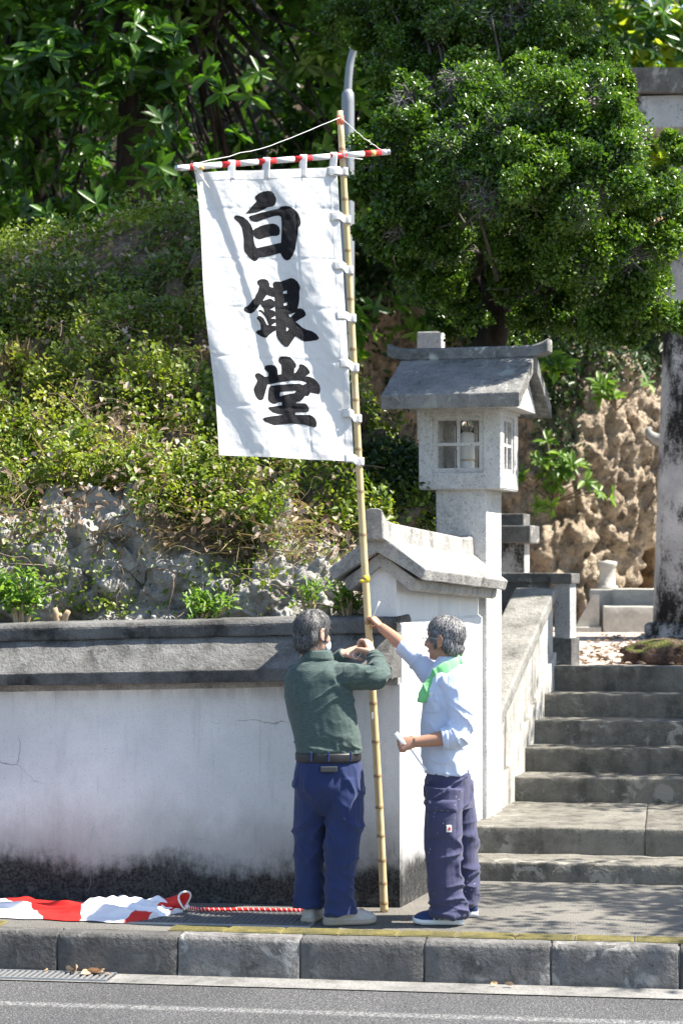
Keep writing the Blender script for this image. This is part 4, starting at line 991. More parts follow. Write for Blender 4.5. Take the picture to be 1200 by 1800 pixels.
# street trees beyond the right edge; their leaves dapple the pavement and stairs
def street_tree(x, y, zc, r, nl, label, op=.02):
    b = np.array((x, y, -.4)); t = thing('street_tree', label, 'tree', b, 'trees shading the stairs'); mb = MB()
    mb.tube(smooth_path([b, np.array((x + .1, y, zc * .5)), np.array((x, y, zc - .3))], 6), rep([.16, .12, .08], 13), 10)
    c = np.array((x, y, zc)); v = rand_dirs(nl); p = c + v * (rng.random(nl) ** .45 * r)[:, None] * np.array((1, 1, .55))
    k = fbm(p * 1.5, 3, 7) + rng.normal(size=nl) * .12 > op; p = p[k]; n = len(p)
    for q in range(9): e = c + rand_dirs(1)[0] * r * .8 * np.array((1, 1, .5)); mb.tube(smooth_path([np.array((x, y, zc - .6)), (c + e) / 2, e], 4), rep([.05, .03, .01], 9), 6)
    mb.build('trunk', M['bark'], t, True); L = .06 + .06 * rng.random(n)
    leaf_mesh('crown', p, rand_dirs(n), unit(rand_dirs(n) * .7 + np.array((0, 0, 1))), L, L * .6, M['bigleaf'], t, None, True, .12, .15)
street_tree(5.3, 12.2, 4.5, 1.5, 7000, 'small leafy street tree standing beyond the stair foot', .05)
street_tree(3.8, 16.8, 11.0, 2.1, 26000, 'tall leafy tree whose high crown shades the clipped tree', .0)
street_tree(5.9, 15.9, 5.0, 1.6, 7000, 'small leafy tree standing beside the upper stairs', .05)

# ================================================================== people
def remesh(mb, voxel, it=3, fac=.5):
    me = bpy.data.meshes.new('tmp'); me.from_pydata(np.concatenate(mb.v).tolist(), [], mb.f); me.update()
    bm = bmesh.new(); bm.from_mesh(me); bmesh.ops.recalc_face_normals(bm, faces=bm.faces[:]); bm.to_mesh(me); bm.free()
    o = bpy.data.objects.new('tmp', me); COL.objects.link(o)
    r = o.modifiers.new('r', 'REMESH'); r.mode = 'VOXEL'; r.voxel_size = voxel
    if it: s = o.modifiers.new('s', 'SMOOTH'); s.factor = fac; s.iterations = it
    dg_ = bpy.context.evaluated_depsgraph_get(); m2 = bpy.data.meshes.new_from_object(o.evaluated_get(dg_))
    n = len(m2.vertices); V = np.zeros(n * 3); m2.vertices.foreach_get('co', V); N = np.zeros(n * 3); m2.vertices.foreach_get('normal', N)
    F = np.zeros(len(m2.polygons) * 4, np.int32)
    m2.polygons.foreach_get('vertices', F) if all(len(p.vertices) == 4 for p in m2.polygons) else None
    bpy.data.objects.remove(o); bpy.data.meshes.remove(me); bpy.data.meshes.remove(m2)
    return V.reshape(-1, 3), N.reshape(-1, 3), F.reshape(-1, 4)
def crease(V, a, b, c, seed, p=6):
    """sharp cloth creases: ridges of a stretched noise"""
    q = np.stack([V @ np.asarray(a, float), V @ np.asarray(b, float), V @ np.asarray(c, float)], 1); q = q + .25 * np.stack([fbm(V * 9, 2, seed + k) for k in (1, 2, 3)], 1)
    return (1 - np.abs(vnoise(q, seed))) ** p * 1.3 - .2
def ring(py, xl, xr, D, b, seg=28, ex=2.3, rot=0.0):
    c = P((xl + xr) / 2, py, D); a = (xr - xl) / 2 * D / FPX; out = []
    for j in range(seg):
        t = 2 * math.pi * j / seg; cx, sx_ = math.cos(t), math.sin(t)
        x = a * math.copysign(abs(cx) ** (2 / ex), cx); y = b * math.copysign(abs(sx_) ** (2 / ex), sx_)
        out.append(c + np.array((x, y + x * rot, 0)))
    return out
def limb(mb, pts, hw, dep=None, seg=18):
    """pts: (px,py,D); hw: half widths in m; dep: half depths"""
    q = smooth_path([P(*p) for p in pts], 5); a = rep(hw, len(q)); b = rep(dep, len(q)) if dep is not None else a
    mb.tube(q, list(zip(a, b)), seg, side=(1, 0, .001)); return mb
def arm(mb, pts, r, seg=16):
    q = smooth_path([P(*p) for p in pts], 6); mb.tube(q, rep(r, len(q)), seg); return mb
def head_shapes(mb, C, F, up=(0, 0, 1)):
    F = norm(F); Rr = norm(np.cross(F, up)); U = np.cross(Rr, F); A = np.array([F, Rr, U])
    def L(f, r, u): return C + F * f + Rr * r + U * u
    mb.ell(L(-.008, 0, .032), (.097, .076, .086), A, 22, 14); mb.ell(L(.03, 0, -.045), (.062, .057, .075), A, 20, 12)
    mb.ell(L(.058, 0, -.094), (.03, .032, .022), A); mb.ell(L(.074, 0, .028), (.024, .05, .02), A)
    mb.ell(L(.082, 0, -.066), (.017, .026, .011), A); mb.ell(L(.04, 0, -.02), (.055, .062, .05), A, 18, 10)
    mb.tube([L(.084, 0, .012), L(.1, 0, -.012), L(.108, 0, -.032), L(.09, 0, -.044)], [.009, .012, .016, .012], 10)
    for s_ in (-1, 1):
        mb.ell(L(.058, s_ * .04, -.028), (.03, .024, .028), A); mb.ell(L(-.008, s_ * .078, -.008), (.02, .009, .034), A)
        mb.tube([L(-.022, s_ * .082, -.025), L(-.028, s_ * .088, .005), L(-.015, s_ * .089, .024), L(.004, s_ * .083, .018)], [.006, .007, .007, .005], 8)
        mb.ell(L(-.002, s_ * .08, -.036), (.01, .007, .011), A)
    return A, L
def hair(name, C, A, L, mat, parent, seed, low=.0):
    F, Rr, U = A; mb = MB()
    mb.ell(L(-.03, 0, .036), (.088, .083, .09), A, 24, 16); mb.ell(L(-.002, 0, .064), (.094, .077, .066), A, 24, 16)
    mb.ell(L(-.065, 0, -.035 - low), (.042, .062, .055), A, 18, 12)
    for s_ in (-1, 1):
        mb.ell(L(.012, s_ * .066, .028), (.042, .016, .045), A, 14, 10); mb.ell(L(-.05, s_ * .06, -.02), (.035, .024, .045), A, 14, 10)
        mb.ell(L(.016, s_ * .073, -.008), (.012, .008, .03), A, 10, 8)
    V, N, Fq = remesh(mb, .0042, 3)
    loc = (V - C) @ np.array(A).T                       # streaks run down from the crown
    rr = np.linalg.norm(loc[:, :2], axis=1); an = np.arctan2(loc[:, 1], loc[:, 0] + .03)
    s1 = fbm(np.stack([an * 9 + 2 * fbm(loc * 12, 2, seed), loc[:, 2] * 12, rr * 12], 1), 3, seed)
    s2 = fbm(np.stack([an * 26, loc[:, 2] * 22, rr * 22], 1), 2, seed + 4)
    V = V + N * (.0055 * s1 + .003 * s2)[:, None]
    o = obj(name, V, Fq, mat, parent, True)
    # loose strands
    n = 6500; idx = rng.integers(0, len(V), n); p = V[idx]; out = N[idx]
    dwn = unit((p - L(-.03, 0, .13)) + rng.normal(size=(n, 3)) * .03); dwn = unit(dwn - out * (np.sum(dwn * out, 1, keepdims=True)) * .85)
    leaf_mesh('strands', p - out * .002, dwn, out, .02 + .024 * rng.random(n), .0014 + .0011 * rng.random(n), mat, o, rng.random(n), False, .1, .0)
    return o
def hand(mb, W, d, m, curl=(35, 45, 30), spread=.1, mirror=1, sc=1.0, thumb=(.35, 1.0, .5)):
    """palm and five fingers. W wrist, d pointing direction, m the palm's facing side, across = thumb side"""
    d = norm(d); m = norm(np.asarray(m) - d * np.dot(m, d)); a = np.cross(d, m) * mirror
    pl = .088 * sc
    mb.tube([W - d * .02 * sc, W + d * .015 * sc, W + d * .05 * sc, W + d * pl, W + d * (pl + .008)], [(.026 * sc, .019 * sc), (.031 * sc, .019 * sc), (.040 * sc, .017 * sc), (.041 * sc, .014 * sc), (.036 * sc, .01 * sc)], 14, side=a)
    for k, (off, ln) in enumerate(((.030, .072), (.010, .08), (-.010, .075), (-.029, .058))):
        p = W + d * (pl - .006) * 1.0 + a * off * sc - m * .001; dd = norm(d + a * off * spread * 6); pts = [p - dd * .015, p]
        cu = 0.0
        for seg_l, c in zip((.45, .32, .26), curl):
            cu += math.radians(c + (k - 1.5) * 3); dr = dd * math.cos(cu) + m * math.sin(cu); p = p + dr * ln * sc * seg_l; pts.append(p)
        mb.tube(smooth_path(pts, 3), rep([.0098 * sc, .0095 * sc, .0088 * sc, .008 * sc, .0062 * sc], (len(pts) - 1) * 3 + 1), 9)
    b = W + d * .018 * sc + a * .028 * sc + m * .004; t1 = norm(d * thumb[0] * 1.2 + a * thumb[1] * .7 + m * thumb[2]); t2 = norm(d * thumb[0] * 1.6 + a * thumb[1] * .1 + m * thumb[2] * 1.5)
    pts = [b - t1 * .01, b + t1 * .034 * sc, b + t1 * .034 * sc + t2 * .028 * sc, b + t1 * .034 * sc + t2 * .05 * sc]
    mb.tube(smooth_path(pts, 3), rep([.015 * sc, .0125 * sc, .011 * sc, .0075 * sc], 10), 9)
def garment(name, mb, mat, parent, voxel, it, foldf=None, smooth=True):
    V, N, Fq = remesh(mb, voxel, it)
    if foldf is not None: V = V + N * foldf(V, N)[:, None]
    o = obj(name, V, Fq, mat, parent, smooth); SURF[name] = (V, Fq); return o
SURF = {}
from mathutils.bvhtree import BVHTree
def decal(name, surf, x0, x1, y0, y1, off, mat, parent, n=(14, 16), taper=0.0, bulge=0.0):
    """a sewn piece that follows the garment surface, with its own thickness"""
    V, Fq = SURF[surf]; bv = BVHTree.FromPolygons([tuple(v) for v in V], [tuple(int(i) for i in f) for f in Fq]); eye = Vector((0, 0, CAM_H)); A = []; N = []
    for b in np.linspace(0, 1, n[1]):
        for a in np.linspace(0, 1, n[0]):
            px = x0 + (x1 - x0) * a + taper * (b - .5) * (a - .5); d = Vector(P(px, y0 + (y1 - y0) * b, 12.0)) - eye; h = bv.ray_cast(eye, d.normalized())
            e = min(a, 1 - a, b, 1 - b); nn = h[1] if h[0] is not None else Vector((0, -1, 0)); q = h[0] if h[0] is not None else eye + d
            A.append(np.array(q) + np.array(nn) * (off * min(1, .15 + e * 9) + bulge * min(1, e * 3)))
    return obj(name, np.array(A), grid_faces(*n), mat, parent, True)
def shoe(root, name, heel, toe, w, h, m_up, m_sole, label=None):
    heel = np.asarray(heel); toe = np.asarray(toe); d = toe - heel; ln = np.linalg.norm(d); d = d / ln; s_ = norm(np.cross(d, (0, 0, 1)))
    ts = [0, .03, .1, .25, .45, .65, .82, .93, .985, 1.0]; ww = [.5, .74, .86, .86, .82, .96, 1.0, .82, .52, .2]; hh = [.75, .95, 1.05, 1.06, .92, .74, .58, .46, .34, .22]
    rg = []; sg = []
    for t, a, b in zip(ts, ww, hh):
        c = heel + d * ln * t; r = []
        for x, z in ((-1, 0), (-1.02, .35), (-.82, .75), (-.4, .97), (0, 1.0), (.4, .97), (.82, .75), (1.02, .35), (1, 0)): r.append(c + s_ * x * w * a + np.array((0, 0, .02 + z * h * b)))
        rg.append(r)
        cc = heel + d * (ln * (t * 1.03 - .015)); q = []
        lift = .012 * max(0, (t - .75) / .25) ** 2
        for x, z in ((-.95, 0), (-1.06, .4), (-1.04, 1), (1.04, 1), (1.06, .4), (.95, 0)): q.append(cc + s_ * x * (w * a + .003) + np.array((0, 0, lift + .027 * z)))
        sg.append(q)
    mb = MB(); mb.add(*loft(rg)); V, N, Fq = remesh(mb, .005, 3); V = V + N * (.0018 * fbm(V * 30, 3, 4))[:, None]
    o = obj(name, V, Fq, m_up, root, True)
    bm = fixn(*loft(sg)); MB().bm(bm).build('sole', m_sole, o, True)
    return o, d, s_, ln

def fabric(name, col, var=.15, weave=900, fuzz=None, spec=.15, spots=None, rough=.9, heather=0.0):
    t = NT(name); n = t.noise(9, 4)
    c = t.mix(n, tuple(v * (1 - var) for v in col), tuple(min(1, v * (1 + var)) for v in col))
    if heather:
        c = t.mix(t.mapr(t.noise(160, 3, .6, t.vec((.25, .25, 2.2))), .4, .65, 0, heather), c, tuple(v * 2.2 for v in col))
    if spots: c = t.mix(t.math('MULTIPLY', t.mapr(t.vor(42, 'F1'), .07, .13, 1, 0), t.mapr(t.noise(5, 3), .5, .6)), c, spots)
    t.bump(t.math('ADD', t.noise(weave * .5, 2), t.math('MULTIPLY', t.noise(45, 4), 2.2)), .25, .004)
    t.b.inputs['Sheen Weight'].default_value = .15
    return t.fin(c, rough, spec)
def skin_mat(name, col):
    t = NT(name); c = t.mix(t.noise(22, 4), tuple(v * .85 for v in col), tuple(min(1, v * 1.12) for v in col)); c = t.mix(t.mapr(t.noise(60, 3), .55, .75, 0, .4), c, (col[0] * .9, col[1] * .62, col[2] * .55))
    t.b.inputs['Subsurface Weight'].default_value = .12; t.b.inputs['Subsurface Radius'].default_value = (.012, .004, .002); t.b.inputs['Subsurface Scale'].default_value = .6
    t.bump(t.noise(260, 3), .25, .002); return t.fin(c, .5, .4)
def hair_mat(name, dark, grey, amt):
    t = NT(name); n = t.noise(210, 4, .65, t.vec((1, 1, .25))); m = t.noise(14, 3)
    c = t.mix(t.math('MULTIPLY', t.mapr(n, .4, .62), t.mapr(m, .25, .7, amt * .5, amt)), dark, grey)
    t.bump(t.noise(220, 3, .6, t.vec((1, 1, .15))), .6, .004); return t.fin(c, .38, .45)
M['skin1'] = skin_mat('skin_light', (.55, .34, .245)); M['skin2'] = skin_mat('skin_tan', (.40, .215, .14))
M['hair1'] = hair_mat('dark_grey_hair', (.016, .015, .015), (.34, .33, .33), .55); M['hair2'] = hair_mat('greying_hair', (.02, .019, .019), (.42, .41, .41), 1.0)
M['shirt1'] = fabric('green_heather_knit', (.052, .075, .068), .12, heather=.45)
M['trous1'] = fabric('navy_trousers', (.022, .034, .1), .18); M['belt'] = m_plain('black_leather', (.02, .02, .021), .45, .4)
M['shoe1'] = m_plain('off_white_canvas', (.42, .40, .37), .85, .2, 0, .2, 40, .4, 300); M['sole1'] = m_plain('worn_rubber', (.36, .31, .25), .8, .2, 0, .25)
M['shirt2'] = fabric('pale_blue_cotton', (.56, .62, .76), .05); M['trous2'] = fabric('violet_navy_work_trousers', (.055, .056, .11), .18, spots=(.55, .55, .6))
M['shoe2'] = fabric('blue_mesh', (.028, .05, .13), .15); M['white'] = m_plain('white_rubber', (.75, .75, .73), .6, .3, 0, .05)
M['towel'] = fabric('green_towel', (.20, .55, .22), .1, weave=400); M['navyc'] = m_plain('navy_cord', (.03, .035, .1), .7, .2); M['maskw'] = m_plain('mask_white', (.72, .75, .8), .9, .1)
M['metal'] = m_plain('steel', (.5, .5, .5), .3, .5, 1.0); M['eye'] = m_plain('eye_dark', (.02, .015, .012), .1, .6); M['phone'] = m_plain('dark_grey_case', (.06, .065, .065), .35, .5, .2)
gl = NT('lens_glass'); gl.fin((.9, .9, .9), .02, .5); _tr = gl.t.nodes.new('ShaderNodeBsdfTransparent'); _mx = gl.t.nodes.new('ShaderNodeMixShader'); _mx.inputs[0].default_value = .92
gl.lk(gl.b.outputs[0], _mx.inputs[1]); gl.lk(_tr.outputs[0], _mx.inputs[2]); gl.lk(_mx.outputs[0], gl.out.inputs[0]); M['lens'] = gl.m

def man_green():
    base = P(580, 1619, 11.9); base[2] = 0
    t = thing('person', 'person in dark green long sleeved shirt and navy trousers tying the bamboo pole', 'person', base)
    C = P(550, 1113, 11.93); Fh = np.array((.70, .70, -.10))
    mb = MB(); A, L = head_shapes(mb, C, Fh)
    mb.tube([L(-.01, 0, -.06), L(-.015, 0, -.11), P(557, 1165, 11.91), P(557, 1185, 11.9)], [.05, .052, .058, .068], 16)
    mb.add(*loft([ring(1172, 525, 590, 11.9, .06), ring(1200, 512, 604, 11.89, .09), ring(1300, 530, 620, 11.87, .1), ring(1390, 530, 622, 11.87, .1)]))
    for pts, r in ((((603, 1380, 11.86), (601, 1480, 11.84), (598, 1600, 11.85)), [.07, .055, .045]), (((550, 1380, 11.92), (546, 1480, 11.94), (545, 1590, 11.97)), [.07, .055, .045])): limb(mb, pts, r)
    arm(mb, ((590, 1190, 11.86), (662, 1193, 11.82), (655, 1152, 12.03)), [.05, .04, .03]); arm(mb, ((520, 1192, 11.95), (558, 1192, 12.2), (606, 1148, 12.12)), [.05, .04, .03])
    hand(mb, P(655, 1151, 12.05), (-.30, .45, .75), (-.75, .35, -.45), (55, 70, 45), mirror=1, thumb=(.6, .5, .8))
    hand(mb, P(604, 1149, 12.12), (.95, .1, .30), (.15, .35, -.8), (30, 45, 35), mirror=-1, thumb=(.8, .5, .6))
    V, N, Fq = remesh(mb, .0048, 2)
    obj('body', V, Fq, M['skin1'], t, True)
    hair('hair', C, A, L, M['hair1'], t, 3, .012)
    for s_ in (-1, 1): MB().ell(L(.082, s_ * .03, .004), (.006, .010, .005), A, 10, 6).build('eye', M['eye'], t, True)
    # face mask with ear loops
    mk = MB(); mk.ell(L(.072, 0, -.062), (.046, .058, .05), A, 18, 12); o = mk.build('face_mask', M['maskw'], t, True)
    for s_ in (-1, 1):
        for z0, z1 in ((.022, -.03), (-.03, -.085)):
            MB().tube(smooth_path([L(-.022, s_ * .086, z0), L(.02, s_ * .078, (z0 + z1) / 2), L(.055, s_ * .055, z1)], 4), .0022, 6).build('ear_loop', M['navyc'], o, True)
    # shirt
    mb = MB(); mb.add(*loft([ring(1151, 533, 579, 11.9, .064), ring(1160, 529, 585, 11.9, .07), ring(1168, 518, 598, 11.9, .09), ring(1178, 507, 609, 11.89, .108, rot=-.15), ring(1195, 500, 616, 11.89, .125, rot=-.2), ring(1225, 500, 621, 11.88, .135, rot=-.2),
                             ring(1260, 507, 627, 11.87, .142, rot=-.2), ring(1295, 516, 633, 11.86, .15, rot=-.15), ring(1318, 520, 634, 11.86, .152), ring(1330, 523, 631, 11.86, .146)]))
    arm(mb, ((596, 1190, 11.85), (632, 1190, 11.80), (662, 1191, 11.80), (667, 1178, 11.88), (656, 1152, 12.03)), [.078, .068, .06, .052, .04])
    arm(mb, ((522, 1190, 11.94), (538, 1194, 12.08), (560, 1192, 12.2), (585, 1168, 12.17), (606, 1149, 12.12)), [.075, .065, .056, .05, .04])
    e_ = P(667, 1190, 11.8); sh_ = P(610, 1195, 11.8); sl_ = P(660, 1165, 11.95)
    def folds(V, N):
        z = V[:, 2]; x = V[:, 0]; d = .006 * fbm(V * np.array((5, 5, 3)), 3, 6)
        w = np.exp(-(np.linalg.norm(V - sh_, axis=1) / .17) ** 2); d += w * .015 * crease(V, (9, 0, -15), (3, 4, 2), (0, 6, 0), 3)
        w = np.exp(-(np.linalg.norm(V - e_, axis=1) / .11) ** 2); d += w * .014 * crease(V, (-12, 6, 20), (4, 4, 3), (0, 6, 0), 5)
        w = np.exp(-(np.linalg.norm(V - sl_, axis=1) / .08) ** 2); d += w * .012 * crease(V, (6, 10, 28), (4, 4, 3), (0, 6, 0), 7)
        w = sstep(1.2, .98, z) * sstep(-.12, .05, x); d += w * .008 * crease(V, (12, 0, 13), (4, 0, -4), (0, 5, 0), 12)
        w = sstep(1.05, .95, z); d += w * .008 * crease(V, (5, 0, 22), (4, 0, -3), (0, 5, 0), 9)
        return d
    s_ = garment('shirt', mb, M['shirt1'], t, .0055, 4, folds)
    mb = MB(); mb.add(*loft([ring(1143, 533, 582, 11.905, .07), ring(1157, 528, 587, 11.9, .078), ring(1162, 528, 586, 11.9, .072)])); V, N, Fq = remesh(mb, .006, 2); obj('collar', V, Fq, M['shirt1'], s_, True)
    # trousers
    mb = MB(); mb.add(*loft([ring(1326, 521, 633, 11.86, .15), ring(1350, 517, 637, 11.86, .155), ring(1380, 515, 640, 11.87, .163), ring(1402, 519, 637, 11.88, .142), ring(1420, 527, 630, 11.88, .112), ring(1432, 538, 618, 11.88, .08)]))
    k = 11.87 / FPX
    limb(mb, ((603, 1368, 11.86), (606, 1425, 11.85), (602, 1480, 11.83), (598, 1540, 11.84), (597, 1588, 11.84), (598, 1607, 11.84)), [33 * k, 34 * k, 32 * k, 27 * k, 27 * k, 29 * k], [.15, .13, .1, .09, .095, .1])
    limb(mb, ((550, 1368, 11.9), (546, 1425, 11.92), (543, 1480, 11.94), (543, 1540, 11.95), (543, 1578, 11.96), (543, 1594, 11.96)), [32 * k, 30 * k, 27 * k, 26 * k, 27 * k, 28 * k], [.15, .13, .1, .09, .095, .1])
    cr = P(572, 1425, 11.75)
    def folds2(V, N):
        z = V[:, 2]; x = V[:, 0] - cr[0]; sg = np.where(x > 0, 1.0, -1.0); ax = np.stack([x * sg, V[:, 1], z], 1)
        d = .008 * fbm(V * np.array((5, 5, 2.2)), 3, 16)
        w = sstep(.92, .72, z) * sstep(.25, .45, z); d += w * .011 * crease(ax, (10, 0, 8), (3, 0, -4), (0, 5, 0), 20)
        w = sstep(.62, .42, z) * sstep(.1, .3, z); d += w * .009 * crease(V, (6, 0, 12), (5, 3, -2), (0, 5, 0), 23)
        w = sstep(.32, .10, z); d += w * .013 * crease(V, (4, 5, 22), (5, 5, 2), (0, 4, 0), 25, 3)
        return d
    tr = garment('trousers', mb, M['trous1'], t, .0055, 9, folds2)
    for a in ((576, 577.6, 1342, 1412), (612, 613.4, 1400, 1590), (549, 550.4, 1400, 1580)): decal('seam', 'trousers', a[0], a[1], a[2], a[3], .0022, M['trous1'], tr, (3, 40))
    for a in ((604, 605.4, 1168, 1216), (512, 513.4, 1176, 1226)): decal('seam', 'shirt', a[0], a[1], a[2], a[3], .002, M['shirt1'], s_, (3, 30))
    # pocket welt, wallet, belt and loops
    q = P(578, 1352, 11.69); fr = Frame(q[0], q[1], 0, q[2])
    MB().box(fr, -.045, .045, -.006, .02, -.016, .014, .005).build('pocketed_wallet', M['phone'], t)
    decal('back_pocket', 'trousers', 558, 598, 1357, 1396, .0035, M['trous1'], tr)
    decal('back_pocket', 'trousers', 527, 543, 1352, 1392, .0035, M['trous1'], tr)
    MB().add(*loft([ring(1321, 520, 634, 11.86, .156), ring(1324, 519, 635, 11.86, .158), ring(1334, 519, 635, 11.86, .159), ring(1337, 520, 634, 11.86, .157)])).build('belt', M['belt'], t, True)
    for px in (546, 577, 616): q = P(px, 1330, 11.697 + .0005 * abs(px - 577) ** 1.1 * .35); fr = Frame(q[0], q[1], 0, q[2]); MB().box(fr, -.006, .006, -.006, .006, -.027, .026, .002, 1).build('belt_loop', M['trous1'], tr)
    h_ = P(570, 1622, 11.84); h_[2] = 0; e_2 = P(659, 1612, 11.9); e_2[2] = 0
    shoe(t, 'shoe', h_, h_ + (e_2 - h_) / np.linalg.norm(e_2 - h_) * .28, .047, .085, M['shoe1'], M['sole1'])
    h_ = P(540, 1617, 11.9); h_[2] = 0; shoe(t, 'shoe', h_, h_ + norm((.28, 1, 0)) * .27, .045, .085, M['shoe1'], M['sole1'])
    MB().tube(smooth_path([P(622, 1146, 12.08), P(620, 1153, 12.07), P(625, 1158, 12.07), P(632, 1152, 12.08), P(636, 1144, 12.1)], 5), .0018, 6).build('tie_string', M['white'], t, True)
man_green()

def man_blue():
    base = P(785, 1619, 11.95); base[2] = 0
    t = thing('person', 'person in pale blue shirt with green neck towel holding the bamboo pole', 'person', base)
    C = P(781, 1124, 11.93); Fh = np.array((-.88, .46, .03))
    mb = MB(); A, L = head_shapes(mb, C, Fh)
    mb.tube([L(-.015, 0, -.055), L(-.035, 0, -.115), P(790, 1172, 11.93), P(790, 1195, 11.93)], [.052, .054, .062, .07], 16)
    mb.add(*loft([ring(1180, 765, 815, 11.92, .12), ring(1200, 757, 815, 11.92, .14), ring(1300, 752, 815, 11.92, .13), ring(1400, 756, 818, 11.95, .12)]))
    limb(mb, ((784, 1390, 11.84), (780, 1480, 11.82), (788, 1600, 11.85)), [.07, .055, .045]); limb(mb, ((808, 1390, 12.06), (814, 1480, 12.08), (816, 1590, 12.14)), [.07, .055, .045])
    arm(mb, ((797, 1195, 11.78), (809, 1285, 11.71), (772, 1298, 11.70), (728, 1305, 11.70)), [.05, .043, .04, .028])
    arm(mb, ((765, 1190, 12.02), (722, 1148, 12.09), (696, 1124, 12.14), (669, 1102, 12.20)), [.05, .041, .036, .026])
    hand(mb, P(732, 1304, 11.70), (-.93, .05, -.15), (.1, .8, -.35), (62, 75, 45), mirror=-1, thumb=(.8, .35, .8))
    hand(mb, P(671, 1104, 12.205), (-.55, .40, .62), (-.62, .35, -.72), (45, 65, 50), mirror=-1, thumb=(.8, .5, .9), sc=.95)
    V, N, Fq = remesh(mb, .0048, 2); obj('body', V, Fq, M['skin2'], t, True)
    hair('hair', C, A, L, M['hair2'], t, 9, .008)
    for s_ in (-1, 1):
        MB().ell(L(.082, s_ * .03, .004), (.006, .010, .005), A, 10, 6).build('eye', M['eye'], t, True)
    g = MB()
    for s_ in (-1, 1):
        cen = L(.108, s_ * .033, .0); F_, R2, U_ = A
        pts = [cen + R2 * .024 * math.cos(a) + U_ * .018 * math.sin(a) + F_ * (-.004 * abs(math.cos(a))) for a in np.linspace(0, 6.283, 17)]
        g.tube(pts, .0017, 6, cap=False); g.tube([cen + R2 * s_ * .024, L(.05, s_ * .078, .008), L(-.012, s_ * .085, .006)], .0016, 6)
    g.tube([L(.11, -.009, .004), L(.112, .009, .004)], .0015, 6); gl_ = g.build('glasses', M['metal'], t, True)
    for s_ in (-1, 1):
        cen = L(.107, s_ * .033, .0); MB().ell(cen, (.0015, .023, .017), A, 16, 8).build('lens', M['lens'], gl_, True)
    # shirt
    mb = MB(); mb.add(*loft([ring(1157, 770, 810, 11.93, .064), ring(1166, 764, 815, 11.93, .085), ring(1176, 756, 819, 11.93, .13), ring(1190, 750, 822, 11.93, .17), ring(1212, 745, 825, 11.92, .185), ring(1245, 741, 827, 11.92, .178),
                             ring(1285, 739, 827, 11.92, .172), ring(1325, 741, 826, 11.92, .17), ring(1352, 744, 828, 11.93, .175), ring(1359, 745, 828, 11.93, .174)]))
    arm(mb, ((797, 1192, 11.79), (806, 1235, 11.735), (809, 1282, 11.71), (797, 1294, 11.70), (779, 1297, 11.70)), [.08, .074, .066, .062, .054])
    arm(mb, ((765, 1192, 12.03), (740, 1166, 12.07), (720, 1147, 12.1), (705, 1134, 12.125)), [.078, .066, .056, .048])
    e_ = P(810, 1278, 11.65); a_ = P(790, 1215, 11.72); w_ = P(800, 1335, 11.75); r_ = P(725, 1152, 12.05)
    def folds(V, N):
        z = V[:, 2]; x = V[:, 0]; d = .007 * fbm(V * np.array((6, 6, 3)), 3, 26)
        w = np.exp(-(np.linalg.norm(V - e_, axis=1) / .12) ** 2); d += w * .017 * crease(V, (14, 0, 14), (4, 3, -4), (0, 5, 0), 3)
        w = np.exp(-(np.linalg.norm(V - a_, axis=1) / .16) ** 2); d += w * .015 * crease(V, (17, 3, 5), (-2, 3, 4), (0, 5, 0), 5)
        w = sstep(1.02, .9, z) * sstep(.42, .6, x); d += w * sstep(.79, .86, z) * .013 * crease(V, (5, 0, 18), (4, 0, -2), (0, 5, 0), 7)
        w = np.exp(-(np.linalg.norm(V - r_, axis=1) / .12) ** 2); d += w * .012 * crease(V, (-14, 3, 15), (4, 4, 4), (0, 5, 0), 9)
        w = sstep(1.2, 1.05, z); d += w * .008 * crease(V, (12, 0, 6), (-2, 0, 4), (0, 5, 0), 11)
        return d
    s_ = garment('shirt', mb, M['shirt2'], t, .0055, 4, folds)
    arm_c = MB(); arm(arm_c, ((790, 1295, 11.70), (784, 1297, 11.70), (776, 1298, 11.70)), [.058, .062, .058]); V, N, Fq = remesh(arm_c, .006, 2)
    obj('rolled_cuff', V + N * (.004 * np.sin(V[:, 0] * 160))[:, None], Fq, M['shirt2'], s_, True)
    decal('chest_pocket', 'shirt', 746, 774, 1224, 1254, .005, M['shirt2'], s_)
    decal('pocket_paper', 'shirt', 748, 760, 1216, 1226, .004, M['maskw'], t, (5, 5))
    mb = MB(); mb.add(*loft([ring(1153, 769, 812, 11.93, .07), ring(1164, 763, 817, 11.93, .082), ring(1170, 762, 818, 11.93, .08)])); V, N, Fq = remesh(mb, .006, 2); obj('collar', V, Fq, M['shirt2'], s_, True)
    # towel round the neck, knotted in front and hanging
    tw = MB(); q = smooth_path([P(812, 1160, 11.93), P(800, 1165, 11.83), P(780, 1178, 11.80), P(763, 1190, 11.81), P(757, 1200, 11.83)], 6); tw.tube(q, [(r, r * .55) for r in rep([.02, .03, .036, .032, .024], len(q))], 12, side=(0, .2, 1))
    q = smooth_path([P(812, 1160, 11.93), P(800, 1160, 12.04), P(776, 1176, 12.06), P(760, 1195, 11.9), P(756, 1200, 11.84)], 6); tw.tube(q, [(r, r * .55) for r in rep([.02, .03, .034, .03, .024], len(q))], 12, side=(0, .2, 1))
    tw.ell(P(757, 1197, 11.82), (.028, .026, .026))
    q = smooth_path([P(756, 1194, 11.80), P(751, 1208, 11.79), P(745, 1222, 11.785), P(740, 1234, 11.79)], 5); tw.tube(q, [(a, .014) for a in rep([.018, .032, .036, .022], len(q))], 12, side=(1, 0, 0))
    q = smooth_path([P(758, 1198, 11.81), P(757, 1208, 11.80), P(752, 1219, 11.80)], 5); tw.tube(q, [(a, .012) for a in rep([.016, .022, .014], len(q))], 12, side=(1, 0, 0))
